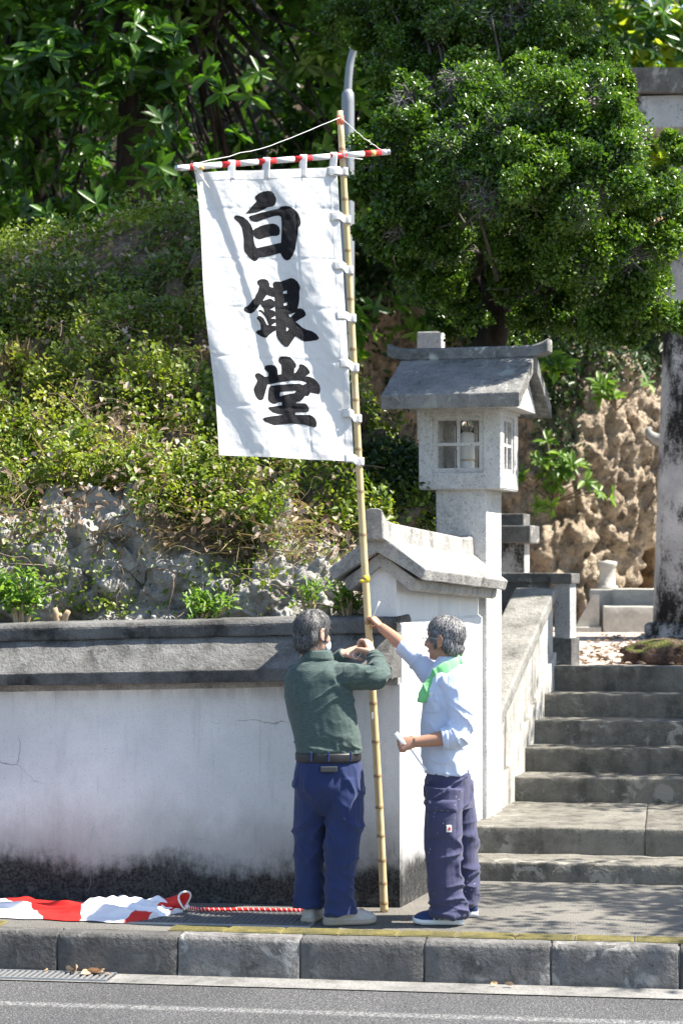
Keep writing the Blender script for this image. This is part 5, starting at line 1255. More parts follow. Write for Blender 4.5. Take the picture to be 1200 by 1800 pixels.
    V, N, Fq = remesh(tw, .0055, 2); u = V @ np.array((.9, .2, .35)); obj('neck_towel', V + N * (.010 * crease(V, (22, 6, 10), (3, 3, -6), (0, 6, 0), 4))[:, None], Fq, M['towel'], t, True)
    # trousers
    mb = MB(); mb.add(*loft([ring(1347, 749, 825, 11.93, .158), ring(1370, 745, 829, 11.93, .168), ring(1395, 745, 830, 11.94, .172), ring(1420, 748, 829, 11.94, .165)]))
    k = 11.85 / FPX
    limb(mb, ((782, 1385, 11.83), (779, 1430, 11.82), (778, 1480, 11.82), (780, 1540, 11.83), (786, 1588, 11.85), (787, 1607, 11.85)), [36 * k, 34 * k, 32 * k, 29 * k, 29 * k, 28 * k], [.11, .105, .095, .088, .088, .092])
    limb(mb, ((806, 1385, 12.06), (811, 1430, 12.07), (814, 1480, 12.08), (816, 1540, 12.11), (815, 1580, 12.14), (814, 1590, 12.14)), [26 * k, 26 * k, 24 * k, 23 * k, 23 * k, 22 * k], [.1, .1, .09, .085, .085, .085])
    def folds2(V, N):
        z = V[:, 2]; x = V[:, 0]; d = .007 * fbm(V * np.array((6, 6, 3)), 3, 46); cx = .57 + .1 * sstep(11.9, 12.05, V[:, 1])
        w = sstep(.6, .42, z) * (.35 + .65 * sstep(-.05, .05, x - cx)); d += w * .016 * crease(V, (-5, 3, 21), (6, 4, 2), (0, 4, 0), 48, 3)
        w = sstep(.18, .06, z); d += w * .013 * crease(V, (5, 4, 24), (6, 4, 2), (0, 4, 0), 50, 3)
        w = sstep(.55, .7, z); d += w * .012 * crease(V, (-9, 0, 13), (4, 3, 3), (0, 5, 0), 52)
        return d
    tr = garment('trousers', mb, M['trous2'], t, .0055, 4, folds2)
    for a in ((777, 778.4, 1362, 1405), (783, 784.4, 1478, 1600)): decal('seam', 'trousers', a[0], a[1], a[2], a[3], .0022, M['trous2'], tr, (3, 40))
    for a in ((787, 788.4, 1190, 1236), (777, 778.2, 1318, 1357)): decal('seam', 'shirt', a[0], a[1], a[2], a[3], .002, M['shirt2'], s_, (3, 30))
    # cargo pocket with flap and sewn badge
    decal('cargo_pocket', 'trousers', 750, 800, 1424, 1476, .006, M['trous2'], tr, bulge=.008)
    decal('pocket_flap', 'trousers', 749, 802, 1406, 1427, .014, M['trous2'], tr, (14, 8), bulge=.006)
    decal('back_pocket_edge', 'trousers', 790, 822, 1358, 1366, .005, M['trous2'], tr, (10, 5))
    q = P(789, 1457, 11.695); fr = Frame(q[0], q[1], -8, q[2]); M['badge'] = m_plain('badge_white', (.75, .72, .68), .8, .2); M['badger'] = m_plain('badge_red', (.55, .04, .04), .8, .2)
    bd = MB().box(fr, -.0135, .0135, -.002, .03, -.018, .018, .001, 1).build('badge', M['badge'], tr)
    V = [fr(x, -.0035, z) for x, z in ((0, .012), (.004, .005), (.010, .0), (.004, -.004), (.006, -.012), (0, -.007), (-.006, -.012), (-.004, -.004), (-.010, .0), (-.004, .005))]
    obj('badge_mark', V, [tuple(range(10))], M['badger'], bd)
    # running shoes with crossed stripes
    for (hx, hy, hD, tx, far) in ((814, 1621, 11.87, 727, False), (839, 1607, 12.15, 770, True)):
        h_ = P(hx, hy, hD); h_[2] = 0; e2 = P(tx, hy, hD); e2[2] = 0; e2 = h_ + norm(e2 - h_) * .268 + np.array((0, .01, 0))
        o, d, s2, ln = shoe(t, 'running_shoe', h_, e2, .046, .078, M['shoe2'], M['white'])
        side = -s2 if s2[1] > 0 else s2
        def sp(tt, z): return h_ + d * ln * tt + side * (.0475 - .012 * max(0, (z - .045) / .05)) + np.array((0, 0, z))
        for seq in (((.30, .03), (.40, .055), (.54, .075)), ((.48, .03), (.45, .055), (.40, .082)), ((.60, .03), (.53, .052), (.44, .08)), ((.30, .032), (.40, .034), (.52, .05), (.60, .068))):
            MB().tube(smooth_path([sp(*v) for v in seq], 4), .0032, 6).build('stripe', M['white'], o, True)
    return t
man_blue()
# white paper strip in the lowered hand, white cable tie in the raised hand
mb = MB(); q = smooth_path([P(695, 1288, 11.69), P(706, 1302, 11.685), P(722, 1318, 11.69), P(735, 1336, 11.70), P(748, 1354, 11.72)], 6); mb.tube(q, [(.012, .0012)] * 8 + [(.006, .0012)] * (len(q) - 8), 6, side=(.8, .1, .6))
tag(mb.build('plastic_strip', M['white']), 'thin white plastic strip held in the lowered hand', 'strip')

# ================================================================== bamboo pole, banner, cross bar
def bamboo_mat():
    t = NT('bamboo'); c = t.mix(t.noise(30, 4, .6, t.vec((1, 1, .08))), (.50, .36, .17), (.66, .51, .27))
    c = t.mix(t.mapr(t.noise(6, 4), .45, .7, 0, .5), c, (.72, .60, .38)); n = t.attr('node')[2]
    c = t.mix(t.math('MULTIPLY', n, .75), c, (.2, .12, .06)); return t.fin(c, .42, .4)
M['bamboo'] = bamboo_mat()
pb = P(675, 1598, 12.3); pb[2] = .0; ptp = P(597, 195, 12.2)
def pole_at(py):
    f = (1598 - py) / (1598 - 195); return pb + (ptp - pb) * f
def make_pole():
    t = thing('bamboo_pole', 'long straight bamboo pole leaning a little and carrying the white banner', 'pole', pb)
    nodes = [1583, 1548, 1508, 1465, 1415, 1360, 1300, 1233, 1163, 1092, 1015, 938, 862, 788, 702, 613, 525, 440, 350, 262]
    pts, rad, nd = [], [], []
    ax = norm(ptp - pb); ln = np.linalg.norm(ptp - pb)
    nf = sorted([(1598 - n) / 1403.0 for n in nodes]); fs = set(np.linspace(0, 1, 30))
    for f in nf:
        for o_ in (-.006, -.0028, -.0012, 0, .0012, .0028, .006): fs.add(min(1, max(0, f + o_)))
    for f in sorted(fs):
        dmin = min(abs(f - x) for x in nf); k = min(nf, key=lambda x: abs(f - x)); r = .0222 + (.0172 - .0222) * f
        r *= 1 + (.12 if dmin < .0006 else (.09 if dmin < .002 else (.02 if dmin < .004 else 0)))
        if abs(f - k - .0012) < 1e-6: r *= .95
        w = .006 * math.sin(f * 9) * (1 - f); pts.append(pb + ax * ln * f + np.array((w, 0, 0))); rad.append(r); nd.append(1.0 if dmin < .0016 else 0.0)
    V, F = tube_vf(pts, rad, 16, side=(1, 0, 0)); o = obj('culm', V, F, M['bamboo'], t, True)
    at = o.data.attributes.new('node', 'FLOAT', 'POINT'); at.data.foreach_set('value', np.repeat(nd, 16).astype(np.float32))
    M['otape'] = m_plain('orange_tape', (.75, .2, .1), .5, .3); M['ytape'] = m_plain('yellow_tape', (.75, .55, .03), .4, .4)
    a, b = pole_at(219), pole_at(203); MB().tube([a, (a + b) / 2, b], [.0205, .021, .0202], 14).build('orange_binding', M['otape'], t, True)
    mb = MB(); a, b = pole_at(1021), pole_at(1009); mb.tube([a, (a + b) / 2, b], [.0215, .0222, .0215], 14); c_ = pole_at(1018); mb.ell(c_ + np.array((-.02, -.016, -.004)), (.016, .008, .01)); mb.build('yellow_binding', M['ytape'], t, True)
    c_ = pole_at(1255); fr = Frame(c_[0] - .006, c_[1] - .0205, 0, c_[2]); MB().box(fr, -.005, .005, -.0015, .004, -.018, .018, .0005, 1).build('sticker', M['white'], t)
    return t
make_pole()
# cable tie standing at the raised hand
a = pole_at(1088) + np.array((.02, -.02, 0)); tag(MB().tube([a, P(661, 1070, 12.2), P(667, 1057, 12.2)], [.0025, .003, .0045], 6).build('cable_tie', M['white'], None, True), 'short white cable tie sticking up from the raised hand', 'cable tie')

# striped cross bar with hanging string
M['barw'] = m_plain('white_bar_paint', (.72, .71, .69), .45, .4, 0, .1); M['barr'] = m_plain('red_bar_tape', (.62, .03, .03), .4, .4, 0, .12); M['gold'] = m_plain('gold_label', (.75, .5, .15), .5, .4)
B0, B1 = P(309, 296, 11.74), P(683, 267, 12.30)
cb = thing('cross_bar', 'red and white striped horizontal bar tied near the top of the bamboo pole', 'bar', (B0 + B1) / 2)
bars = [(309, 331, 'w'), (331, 342, 'r'), (342, 386, 'w'), (386, 417, 'r'), (417, 449, 'w'), (449, 480, 'r'), (480, 512, 'w'), (512, 543, 'r'), (543, 575, 'w'), (575, 605, 'r'), (605, 637, 'w'), (637, 668, 'r'), (668, 683, 'w')]
def bar_at(px): return B0 + (B1 - B0) * (px - 309) / 374.0
for a, b, k in bars: MB().tube([bar_at(a), bar_at(b)], .0172 if k == 'r' else .0168, 14).build('red_band' if k == 'r' else 'white_section', M['barr' if k == 'r' else 'barw'], cb, True)
MB().tube([bar_at(649), bar_at(657)], .0175, 14).build('gold_label', M['gold'], cb, True)
for px in (312, 681): MB().tube([bar_at(px - 3), bar_at(px + 3)], .0178, 14).build('end_cap', M['metal'], cb, True)
st_ = thing('string', 'thin white string tied over the pole top to both bar ends', 'string', ptp)
top = pole_at(207) + np.array((0, -.02, 0))
for e, sag in ((bar_at(331) + np.array((0, 0, .017)), .035), (bar_at(668) + np.array((0, 0, .017)), .008)):
    pts = [top + (e - top) * f + np.array((0, 0, -sag * math.sin(math.pi * f))) + rng.normal(size=3) * .0015 for f in np.linspace(0, 1, 16)]
    V, F = tube_vf(pts, .0022, 6); obj('cord', V, F, M['white'], st_, True)
c_ = bar_at(601); mb = MB()
for a in (0, .6, 1.2):
    mb.tube([c_ + np.array((-.014 + .01 * a, .0, -.022)), c_ + np.array((-.006 + .01 * a, -.024, 0)), c_ + np.array((.006 + .008 * a, -.018, .02)), c_ + np.array((.01, .03, .01))], .0025, 6)
mb.tube([c_ + np.array((0, -.02, -.012)), c_ + np.array((.06, -.02, -.02)), c_ + np.array((.105, -.02, -.026))], .0025, 6); mb.build('knot', M['white'], st_, True)
c_ = bar_at(344); mb = MB().ell(c_ + np.array((0, -.015, -.005)), (.02, .014, .018)).tube(smooth_path([c_ + np.array((.0, -.02, -.015)), c_ + np.array((.03, -.03, -.06)), c_ + np.array((.07, -.03, -.12))], 4), .003, 6); mb.build('knot', M['white'], st_, True)
MB().ell(c_ + np.array((.028, -.026, -.012)), (.014, .01, .012)).build('yellow_tie', M['gold'], st_, True)

# banner cloth
QC = np.array([(343, 303), (592, 294), (622, 811), (385, 800)], float)
def b_px(s, t): return (1 - t) * ((1 - s) * QC[0] + s * QC[1]) + t * ((1 - s) * QC[3] + s * QC[2])
def b_inv(px, py):
    s = t = .5
    for k in range(25):
        q = b_px(s, t); e = q - np.array((px, py)); ds = (1 - t) * (QC[1] - QC[0]) + t * (QC[2] - QC[3]); dt = (1 - s) * (QC[3] - QC[0]) + s * (QC[2] - QC[1])
        J = np.array([ds, dt]).T; d = np.linalg.solve(J, -e); s += d[0]; t += d[1]
    return s, t
CR = [P(*QC[k], (11.78, 12.14, 12.2, 11.80)[k]) for k in range(4)]
def banner_surf(S_, T_):
    S_ = np.asarray(S_, float); T_ = np.asarray(T_, float); s = S_[:, None]; t = T_[:, None]
    Pp = (1 - t) * ((1 - s) * CR[0] + s * CR[1]) + t * ((1 - s) * CR[3] + s * CR[2])
    edge = np.clip(np.minimum(T_ / .06, 1), 0, 1)
    # long drag folds from the tied top corner, shallow creases from folding, small wrinkles
    u1 = S_ * 1.0 - T_ * .52; u2 = S_ + .35 * T_
    d = .028 * np.sin(u1 * 7.0 - .4) * np.clip(T_ * 2.5, 0, 1) + .016 * np.sin(u1 * 15 + 1.2 + 1.5 * np.sin(T_ * 4))
    d += .010 * np.exp(-((u1 - .04 - .03 * np.sin(T_ * 5)) / .035) ** 2) - .012 * np.exp(-((u1 - .1) / .03) ** 2)
    for k, tt in enumerate((.13, .305, .475, .65, .82)): d += .004 * np.exp(-((T_ - tt - .01 * S_) / .006) ** 2)
    for ss in (.35, .68): d += .0035 * np.exp(-((S_ - ss) / .008) ** 2)
    q = np.stack([S_ * 5, T_ * 9, S_ * 0 + 1.5], 1); d += .007 * fbm(q, 3, 12)
    q = np.stack([(S_ + T_ * .8) * 9, (T_ - S_ * .4) * 26, S_ * 0 + 4.5], 1); d += .0045 * fbm(q, 2, 14) * sstep(.1, .3, S_)
    d += .012 * np.sin(S_ * 21) * np.exp(-T_ / .07)
    nx = np.sin(T_ * 9 + .5) * .006 * (S_ < .03)
    Pp = Pp + np.stack([nx, d * (.25 + .75 * edge), 0 * d], 1)
    return Pp
ns, nt_ = 170, 330
ss, tt = np.meshgrid(np.linspace(0, 1, ns), np.linspace(0, 1, nt_)); V = banner_surf(ss.ravel(), tt.ravel())
def cloth_mat(name, col, ink=False, trans=.35):
    t = NT(name); w = t.noise(700, 2)
    if ink:
        c = t.mix(t.mapr(t.noise(330, 3, .7), .60, .72, 0, .55), col, (.4, .4, .42)); c = t.mix(t.mapr(t.noise(14, 4), .4, .7, 0, .3), c, (.03, .03, .035))
    else: c = t.mix(t.noise(4, 3), tuple(v * .96 for v in col), col)
    t.bump(t.math('ADD', w, t.math('MULTIPLY', t.noise(30, 5, .6), 3.5)), .4, .007)
    t.fin(c, .9, .12); t.translucent(c, trans); return t.m
M['cloth'] = cloth_mat('white_banner_cotton', (.80, .80, .80)); M['ink'] = cloth_mat('black_ink_print', (.012, .012, .014), True, .05)
bn = thing('banner', 'tall white cotton banner with three bold black brushed characters', 'banner', CR[3])
cl = obj('cloth', V, grid_faces(ns, nt_), M['cloth'], bn, True)
# hems
def strip_patch(name, s0, s1, t0, t1, off, parent, mat, n=(6, 60)):
    a, b = np.meshgrid(np.linspace(s0, s1, n[0]), np.linspace(t0, t1, n[1])); V = banner_surf(a.ravel(), b.ravel()) + np.array((0, -off, 0)); return obj(name, V, grid_faces(*n), mat, parent, True)
strip_patch('hem', .0, .045, 0, 1, .0018, cl, M['cloth'], (5, 120)); strip_patch('hem', .945, 1, 0, 1, .0018, cl, M['cloth'], (5, 120)); strip_patch('hem', .045, .945, .975, 1, .0022, cl, M['cloth'], (60, 5)); strip_patch('hem', .045, .945, 0, .03, .0022, cl, M['cloth'], (60, 5))
# loops
for px in (345, 404, 464, 529, 583):
    s, _ = b_inv(px, b_px((px - 343) / 250.0, 0)[1]); s = min(.975, max(.025, s)); cbx = bar_at(px); c0 = banner_surf([s], [.025])[0]
    pts = [c0 + np.array((0, -.004, -.012)), c0 * .5 + cbx * .5 + np.array((0, -.012, 0)), cbx + np.array((0, -.02, 0)), cbx + np.array((0, -.012, .017)), cbx + np.array((0, .004, .021)), cbx + np.array((0, .02, .006)), c0 + np.array((0, .006, 0))]
    q = smooth_path(pts, 4); V, F = tube_vf(q, [(.0215, .0012)] * len(q), 8, side=(1, 0, 0)); obj('top_loop', V, F, M['cloth'], bn, True)
for k, py in enumerate((298, 380, 467, 555, 640, 727, 806)):
    s, t_ = b_inv(b_px(1, (py - 294) / 517.0)[0], py); t_ = min(.99, max(.012, (py - 294) / 517.0)); c0 = banner_surf([.93], [t_])[0]; c1 = banner_surf([.998], [t_])[0]; pc = pole_at(py + 4)
    tl = np.array((0, 0, -.006 * (k % 3)))
    pts = [c0 + np.array((0, -.004, 0)), c1 + np.array((0, -.012, 0)), pc + np.array((-.012, -.026, 0)) + tl, pc + np.array((.018, -.020, 0)) + tl, pc + np.array((.027, 0, 0)) + tl, pc + np.array((.014, .022, 0)) + tl, c1 + np.array((0, .02, 0)), c0 + np.array((0, .008, 0))]
    q = smooth_path(pts, 4); V, F = tube_vf(q, [(.0235, .0013)] * len(q), 8, side=(0, 0, 1)); obj('side_loop', V, F, M['cloth'], bn, True)
# the three characters, as outlines in photograph pixels of the flat cloth
def sc(pts, k, ox, oy): return [(ox + x / k, oy + y / k) for x, y in pts]
K1 = dict(k=7.5, ox=400, oy=320); K2 = dict(k=8.0, ox=420, oy=480); K3 = dict(k=8.571, ox=435, oy=615)
haku = [[(218,425),(245,385),(310,310),(370,240),(348,210),(350,180),(390,145),(450,120),(520,113),(565,122),(600,160),(625,215),(625,260),(610,300),(580,320),(520,325),(460,355),(400,382),(320,402),(260,412)],
 [(75,470),(90,445),(130,443),(200,465),(255,505),(295,560),(318,620),(325,690),(335,780),(352,840),(372,865),(460,842),(560,815),(660,798),(690,795),(690,930),(660,930),(560,958),(470,980),(395,988),(375,1025),(345,1042),(310,1028),(260,980),(210,915),(203,860),(203,760),(195,680),(175,600),(140,540),(90,495)],
 [(262,462),(285,440),(360,418),(430,395),(520,375),(600,360),(660,350),(690,325),(750,320),(810,332),(870,365),(920,425),(945,490),(955,550),(945,585),(920,610),(912,700),(895,800),(878,890),(850,960),(810,1015),(770,1028),(730,1012),(700,970),(680,925),(690,790),(697,650),(697,520),(690,460),(660,443),(600,445),(520,465),(440,490),(380,515),(340,520),(300,505)],
 [(315,640),(345,610),(420,570),(500,548),(580,540),(630,555),(665,590),(675,640),(668,685),(640,702),(570,700),(500,712),(450,735),(405,748),(360,735),(330,705)]]
gin = [[(55,505),(70,480),(110,465),(160,410),(215,345),(220,320),(250,265),(272,185),(240,140),(245,105),(290,80),(350,75),(390,95),(412,140),(412,180),(460,195),(480,230),(478,330),(430,322),(375,302),(345,350),(318,395),(285,440),(260,485),(210,540),(160,568),(110,560),(70,535)],
 [(300,405),(360,375),(425,352),(460,370),(490,400),(490,460),(455,490),(420,510),(470,520),(500,545),(500,590),(460,620),(425,645),(475,635),(505,650),(500,690),(465,715),(435,740),(480,738),(515,740),(510,800),(470,825),(440,800),(400,720),(370,640),(345,600),(300,555),(265,540),(270,520),(310,525),(345,560),(330,500),(280,430)],
 [(235,640),(260,610),(295,610),(335,640),(360,690),(380,730),(420,735),(445,790),(470,822),(420,860),(385,905),(355,915),(300,895),(235,850),(225,825),(245,808),(290,800),(295,770),(290,720),(270,680)],
 [(458,140),(470,115),(500,107),(560,108),(620,88),(680,68),(720,62),(765,80),(810,120),(840,175),(848,210),(835,260),(835,350),(825,430),(805,490),(850,488),(890,505),(920,550),(928,585),(900,610),(840,640),(780,675),(830,715),(880,760),(940,790),(1010,810),(1070,850),(1110,900),(1110,925),(1080,940),(980,950),(910,955),(860,930),(800,890),(775,880),(730,950),(690,1015),(665,1038),(630,1030),(580,990),(530,920),(510,870),(505,750),(498,600),(490,450),(480,300),(465,200)]]
gin_h = [[(605,245),(655,230),(657,275),(600,275)], [(610,415),(660,395),(665,435),(612,450)], [(650,745),(688,775),(650,820)], [(680,570),(785,540),(740,580),(700,610)]]
do = [[(445,150),(460,115),(500,97),(560,92),(620,105),(680,155),(715,205),(718,250),(690,280),(685,350),(710,340),(740,290),(760,255),(755,220),(785,205),(830,215),(885,260),(920,310),(925,345),(880,370),(860,390),(930,398),(990,425),(1040,475),(1075,530),(1085,585),(1078,640),(1060,658),(1000,650),(925,635),(922,660),(890,692),(850,690),(820,735),(780,770),(725,782),(715,800),(780,802),(855,802),(890,830),(912,880),(910,920),(885,932),(800,935),(705,938),(700,975),(800,975),(910,975),(965,995),(1010,1040),(1032,1100),(1025,1150),(990,1167),(940,1155),(860,1130),(760,1115),(650,1110),(540,1115),(450,1130),(395,1140),(330,1120),(250,1085),(215,1055),(235,1030),(300,1010),(400,990),(510,975),(505,965),(440,962),(370,945),(320,910),(290,875),(310,862),(400,845),(500,830),(500,785),(440,788),(400,808),(360,810),(310,780),(292,740),(295,650),(305,570),(325,540),(400,530),(520,520),(640,510),(760,505),(820,525),(880,490),(820,465),(740,455),(640,462),(520,480),(400,500),(285,520),(270,580),(250,660),(225,745),(190,768),(150,755),(110,700),(82,610),(90,570),(120,510),(135,465),(100,400),(98,375),(120,352),(165,350),(205,375),(240,400),(300,395),(295,340),(260,305),(235,275),(245,240),(280,225),(340,225),(400,240),(430,280),(440,330),(440,375),(495,365),(500,300),(490,220),(460,190)]]
do_h = [[(475,635),(600,620),(718,612),(690,650),(590,665),(470,698)]]
def inside(poly, X, Y):
    r = np.zeros(X.shape, bool); n = len(poly)
    for i in range(n):
        x0, y0 = poly[i]; x1, y1 = poly[(i + 1) % n]
        if y0 == y1: continue
        c = ((y0 > Y) != (y1 > Y)) & (X < (x1 - x0) * (Y - y0) / (y1 - y0) + x0); r ^= c
    return r
def near_edge(polys, X, Y):
    bd = np.full(X.shape, 1e9); bx = X.copy(); by = Y.copy()
    for p in polys:
        n = len(p)
        for i in range(n):
            x0, y0 = p[i]; x1, y1 = p[(i + 1) % n]; dx, dy = x1 - x0, y1 - y0; l = dx * dx + dy * dy + 1e-12
            u = np.clip(((X - x0) * dx + (Y - y0) * dy) / l, 0, 1); qx, qy = x0 + u * dx, y0 + u * dy; d = (X - qx) ** 2 + (Y - qy) ** 2
            m = d < bd; bd = np.where(m, d, bd); bx = np.where(m, qx, bx); by = np.where(m, qy, by)
    return bx, by, np.sqrt(bd)
def glyph(polys, holes, K, label):
    po = [sc(p, **K) for p in polys]; ho = [sc(p, **K) for p in holes]; al = np.concatenate([np.array(p) for p in po]); h = 1.0
    xs = np.arange(al[:, 0].min() - 2, al[:, 0].max() + 2, h); ys = np.arange(al[:, 1].min() - 2, al[:, 1].max() + 2, h); X, Y = np.meshgrid(xs, ys)
    def ins(X, Y):
        r = np.zeros(X.shape, bool)
        for p in po: r |= inside(p, X, Y)
        for p in ho: r &= ~inside(p, X, Y)
        return r
    cen = ins(X[:-1, :-1] + h / 2, Y[:-1, :-1] + h / 2); nx = len(xs); F = []; used = {}; V = []
    cnt = np.zeros(X.shape, int); cnt[:-1, :-1] += cen; cnt[1:, :-1] += cen; cnt[:-1, 1:] += cen; cnt[1:, 1:] += cen
    bnd = (cnt > 0) & (cnt < 4); bx, by, bd = near_edge(po + ho, X, Y)
    m = bnd & (bd < 1.1)
    # only snap to outline points that are truly on the border of the union
    X2 = np.where(m, bx, X); Y2 = np.where(m, by, Y)
    for j, i in zip(*np.nonzero(cen)):
        f = []
        for (jj, ii) in ((j, i), (j, i + 1), (j + 1, i + 1), (j + 1, i)):
            k = jj * nx + ii
            if k not in used: used[k] = len(V); V.append((X2[jj, ii], Y2[jj, ii]))
            f.append(used[k])
        F.append(tuple(f))
    st = np.array([b_inv(x, y) for x, y in V]); W = banner_surf(st[:, 0], st[:, 1]) + np.array((0, -.0022, 0))
    o = obj('brushed_character', W, F, M['ink'], bn, True); o['label'] = label; return o
glyph(haku, [], K1, 'topmost bold black character, a box with one inner bar'); glyph(gin, gin_h, K2, 'middle bold black character creased by a fold'); glyph(do, do_h, K3, 'lowest bold black character with broad base stroke')

# ================================================================== street light pole behind the banner
sp_ = thing('street_light_pole', 'grey tapered steel street light pole behind the top of the bamboo pole', 'street light', np.array((P(612, 900, 19.5)[0], 19.5, .5)))
M['galvpole'] = m_plain('galvanised_pole', (.25, .265, .28), .5, .4, .4, .1, 12)
a = np.array((P(609, 900, 19.5)[0], 19.5, .6)); b = P(611, 165, 19.5); MB().tube([a, (a + b) / 2, b - np.array((0, 0, .08)), b, b + np.array((0, 0, .04))], [.085, .065, .058, .056, .035], 18).build('shaft', M['galvpole'], sp_, True)
q = smooth_path([b + np.array((0, 0, .02)), P(613, 130, 19.5), P(619, 95, 19.5), P(640, 40, 19.45), P(700, -20, 19.3), P(800, -70, 19.1)], 6); MB().tube(q, rep([.036, .034, .03, .028], len(q)), 12).build('arm', M['galvpole'], sp_, True)
e = P(800, -72, 19.1); fr = Frame(e[0], e[1], 0, e[2]); MB().box(fr, -.1, .5, -.12, .12, -.06, .06, .04, 3).build('lamp_head', M['galvpole'], sp_, True)

# ================================================================== red and white cloth lying on the pavement, with its rope
def ground_cloth():
    t = thing('striped_cloth', 'crumpled red and white striped cloth lying along the pavement by the wall', 'cloth', S(-1.7, -.5, 0))
    nu, nv = 260, 70; us = np.linspace(-2.75, -1.165, nu); vs = np.linspace(0, 1, nv); V = []; band = []
    cen = lambda u: np.interp(u, [-2.75, -2.1, -1.75, -1.4, -1.25, -1.165], [-.42, -.44, -.52, -.52, -.42, -.36])
    wid = lambda u: np.interp(u, [-2.75, -2.1, -1.8, -1.5, -1.3, -1.2, -1.165], [.30, .26, .24, .28, .22, .07, .03])
    U, T = np.meshgrid(us, vs); U = U.ravel(); T = T.ravel(); x = T * 2 - 1
    prof = np.sqrt(np.clip(1 - x * x, 0, 1)); hh = np.interp(U, [-2.75, -2.2, -1.8, -1.5, -1.35, -1.2, -1.165], [.055, .05, .05, .075, .07, .035, .02])
    q = np.stack([U * 3.2, x * 2.2, U * 0], 1); f = fbm(q, 3, 7); rd = .5 + .5 * np.sin(x * 7 + U * 4.5 + 2.2 * fbm(np.stack([U * 2.5, x * 1.5, U * 0 + 3], 1), 2, 5)); rd2 = .5 + .5 * np.sin(x * 13 - U * 11 + 2 * f)
    Z = .006 + prof * hh * (.42 + .35 * f + .55 * rd ** 3) + .012 * prof * rd2 ** 4
    Z = np.maximum(Z, .004); nn = cen(U) + x * wid(U) * (1 + .12 * fbm(np.stack([U * 5, x * 0, x * 0], 1), 2, 8))
    V = S.many(np.stack([U, nn, Z], 1))
    # bands of colour cross the cloth on a slant (signed distance to the red bands)
    w = U + .30 * x * np.sin(U * 2.2 + .4) + .03 * f; b = np.full(len(w), -1.0)
    for a0, a1 in ((-2.80, -2.52), (-2.04, -1.70), (-1.285, -1.1)): b = np.maximum(b, (a1 - a0) / 2 - np.abs(w - (a0 + a1) / 2))
    b = np.maximum(b, np.minimum(-2.15 - U, (-.45 - x) * .3)); b = np.maximum(b, np.minimum(.07 - np.abs(U + 1.62), (x - .55) * .3))
    o = obj('cloth', V, grid_faces(nu, nv), None, t, True)
    at = o.data.attributes.new('red', 'FLOAT', 'POINT'); at.data.foreach_set('value', b.astype(np.float32))
    m = NT('red_white_satin'); c = m.mix(m.mapr(m.attr('red')[2], -.003, .003), (.80, .79, .82), (.58, .025, .02)); m.bump(m.noise(40, 4), .12, .004); m.fin(c, .5, .3); m.translucent(c, .12); o.data.materials.append(m.m)
    # a folded white flap lying over the middle
    a_, b_ = np.meshgrid(np.linspace(0, 1, 70), np.linspace(0, 1, 36)); a_ = a_.ravel(); b_ = b_.ravel()
    u_ = -1.72 + .50 * a_; n_ = -.60 + .36 * b_ - .10 * a_ * b_ + .03 * np.sin(a_ * 7); e_ = np.minimum(np.minimum(a_, 1 - a_), np.minimum(b_, 1 - b_))
    z_ = .035 + .055 * np.clip(e_ * 5, 0, 1) * (.45 + .55 * np.sin(a_ * 5 + b_ * 4) ** 2) + .018 * fbm(np.stack([a_ * 5, b_ * 4, a_ * 0], 1), 3, 31) + .012 * np.sin((a_ * 1.2 + b_) * 15) * np.clip(e_ * 6, 0, 1)
    z_ = np.where(b_ < .12, z_ * (.15 + b_ / .12 * .85), z_)
    obj('flap', S.many(np.stack([u_, n_, np.maximum(z_, .012)], 1)), grid_faces(70, 36), M['satinw'], t, True)
    # flared mouth with white edging
    q0 = S(-1.175, -.36, .035); pts = [q0 + S.u * (.012 + .03 * math.cos(a) * .5) + S.n * (.055 * math.cos(a)) + np.array((0, 0, .03 + .05 * math.sin(a))) + S.u * .012 * math.sin(2 * a) for a in np.linspace(0, 6.283, 25)]
    MB().tube(pts, .006, 7, cap=False).build('white_edging', M['white'], t, True)
    r0 = [S(-1.27, -.38, .03) + (p - q0) * .55 - S.u * .02 for p in pts]; r1 = [p + S.u * .001 for p in pts]
    V = np.concatenate([np.array(r0), np.array([(a + b_) / 2 + S.u * .012 for a, b_ in zip(r0, r1)]), np.array(r1)]); obj('red_mouth', V, grid_faces(25, 3), M['clothred'], t, True)
M['satinw'] = m_plain('white_satin', (.78, .78, .82), .45, .35, 0, .03)
M['clothred'] = m_plain('red_satin', (.55, .025, .02), .5, .3)
ground_cloth()
rope = thing('rope', 'red rope with a white spiral running from the striped cloth to the shoes', 'rope', S(-.8, -.3, 0))
pts = smooth_path([S(-1.16, -.36, .03), S(-1.05, -.35, .017), S(-.8, -.31, .016), S(-.55, -.30, .016), S(-.40, -.29, .015), S(-.30, -.27, .015)], 14)
V, F = tube_vf(pts, .0105, 9); obj('red_cord', V, F, M['clothred'], rope, True)
hp = []
for f in np.linspace(0, 1, 620):
    k = f * (len(pts) - 1); i = min(int(k), len(pts) - 2); p = pts[i] + (pts[i + 1] - pts[i]) * (k - i); a = f * 2 * math.pi * 42; hp.append(p + S.n * .0085 * math.cos(a) + np.array((0, 0, .0085 * math.sin(a))))
V, F = tube_vf(hp, .003, 5); obj('white_spiral', V, F, M['white'], rope, True)
MB().ell(S(-1.15, -.36, .032), (.016, .016, .014)).build('knot', M['white'], rope, True)

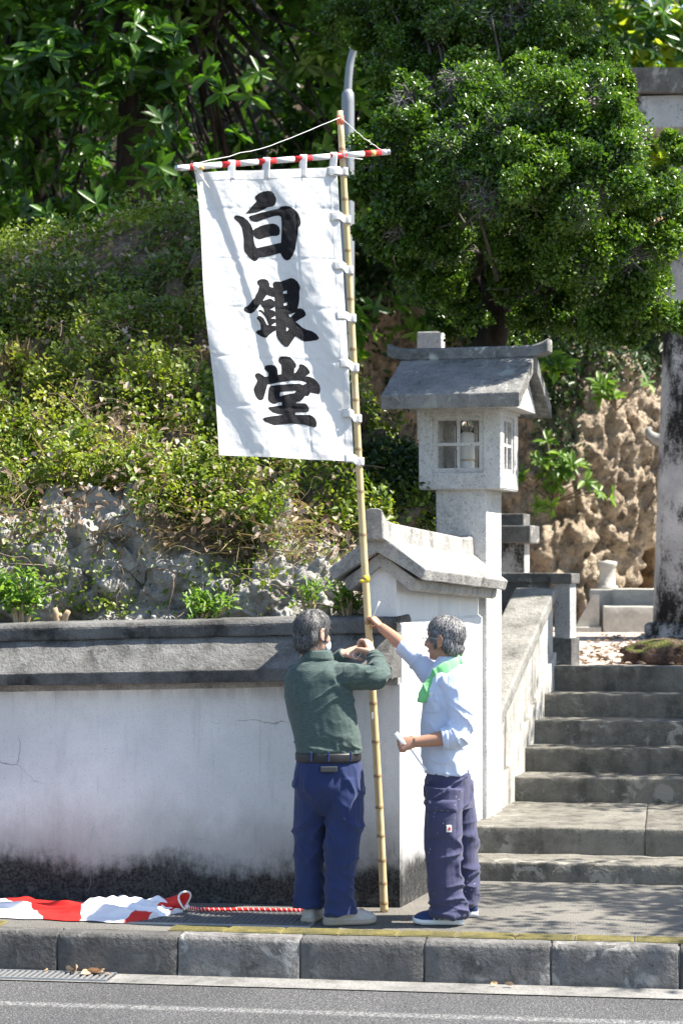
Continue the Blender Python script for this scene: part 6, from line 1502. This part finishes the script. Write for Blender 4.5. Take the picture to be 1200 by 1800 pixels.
# dry leaves by the kerb and a crumpled scrap beside the shoe
def dead_leaf(c, r, seed, label):
    n = 9; a, b = np.meshgrid(np.linspace(-1, 1, n), np.linspace(-1, 1, n)); a = a.ravel(); b = b.ravel(); w = (1 - .85 * np.abs(b) ** 2.2)
    V = np.stack([b * r, a * w * r * .55, .35 * r * (a * w) ** 2 + .25 * r * b * b + .12 * r * fbm(np.stack([a * 2, b * 2, a * 0 + seed], 1), 2, seed)], 1); an = seed * 2.4
    Rm = np.array(Matrix.Rotation(an, 3, 'Z') @ Matrix.Rotation(.7 + .5 * math.sin(seed), 3, 'X')); V = V @ Rm.T; V[:, 2] -= V[:, 2].min(); V += np.asarray(c)
    o = obj('dead_leaf', V, grid_faces(n, n), M['deadleaf'], None, True); return tag(o, label, 'leaf', 'dead leaves lying in the gutter')
M['deadleaf'] = m_plain('dead_leaf', (.42, .29, .18), .85, .15, 0, .3, 25)
for k, (u, r) in enumerate(((-1.60, .035), (-1.55, .045), (-1.50, .035), (-1.46, .05), (-1.44, .04), (-1.38, .02), (-1.72, .018), (.62, .02), (.70, .025))):
    dead_leaf(S(u, -1.165 - .02 * (k % 3), -.197), r, k + 1, 'curled brown dead leaf lying beside the gutter grate' if k < 7 else 'small brown leaf lying alone at the foot of the kerb')
q = P(634, 1600, 12.2); q[2] = .0
o = dead_leaf(q, .035, 14, 'orange crumpled leaf on the pavement beside the toe of the off white shoe'); del o['group']; 
M['oleaf'] = m_plain('orange_leaf', (.6, .22, .1), .8, .2); o.data.materials.clear(); o.data.materials.append(M['oleaf'])
# leaf litter on the forecourt
n = 900; u = .7 + 3 * rng.random(n); v = 5.1 + 6 * rng.random(n) ** 1.5; p = S.many(np.stack([u, v, 1.152 + .12 * (v - 4.95) / 14.05 + .012], 1))
tag(leaf_mesh('leaf_litter', p, unit(rand_dirs(n) * np.array((1, 1, .25))), unit(np.array((0, 0, 1.0)) + rand_dirs(n) * .5), .05 + .03 * rng.random(n), .03, M['dry'], None, None, True, .3, .2), 'brown leaf litter on the gravel forecourt', None, None, 'stuff')
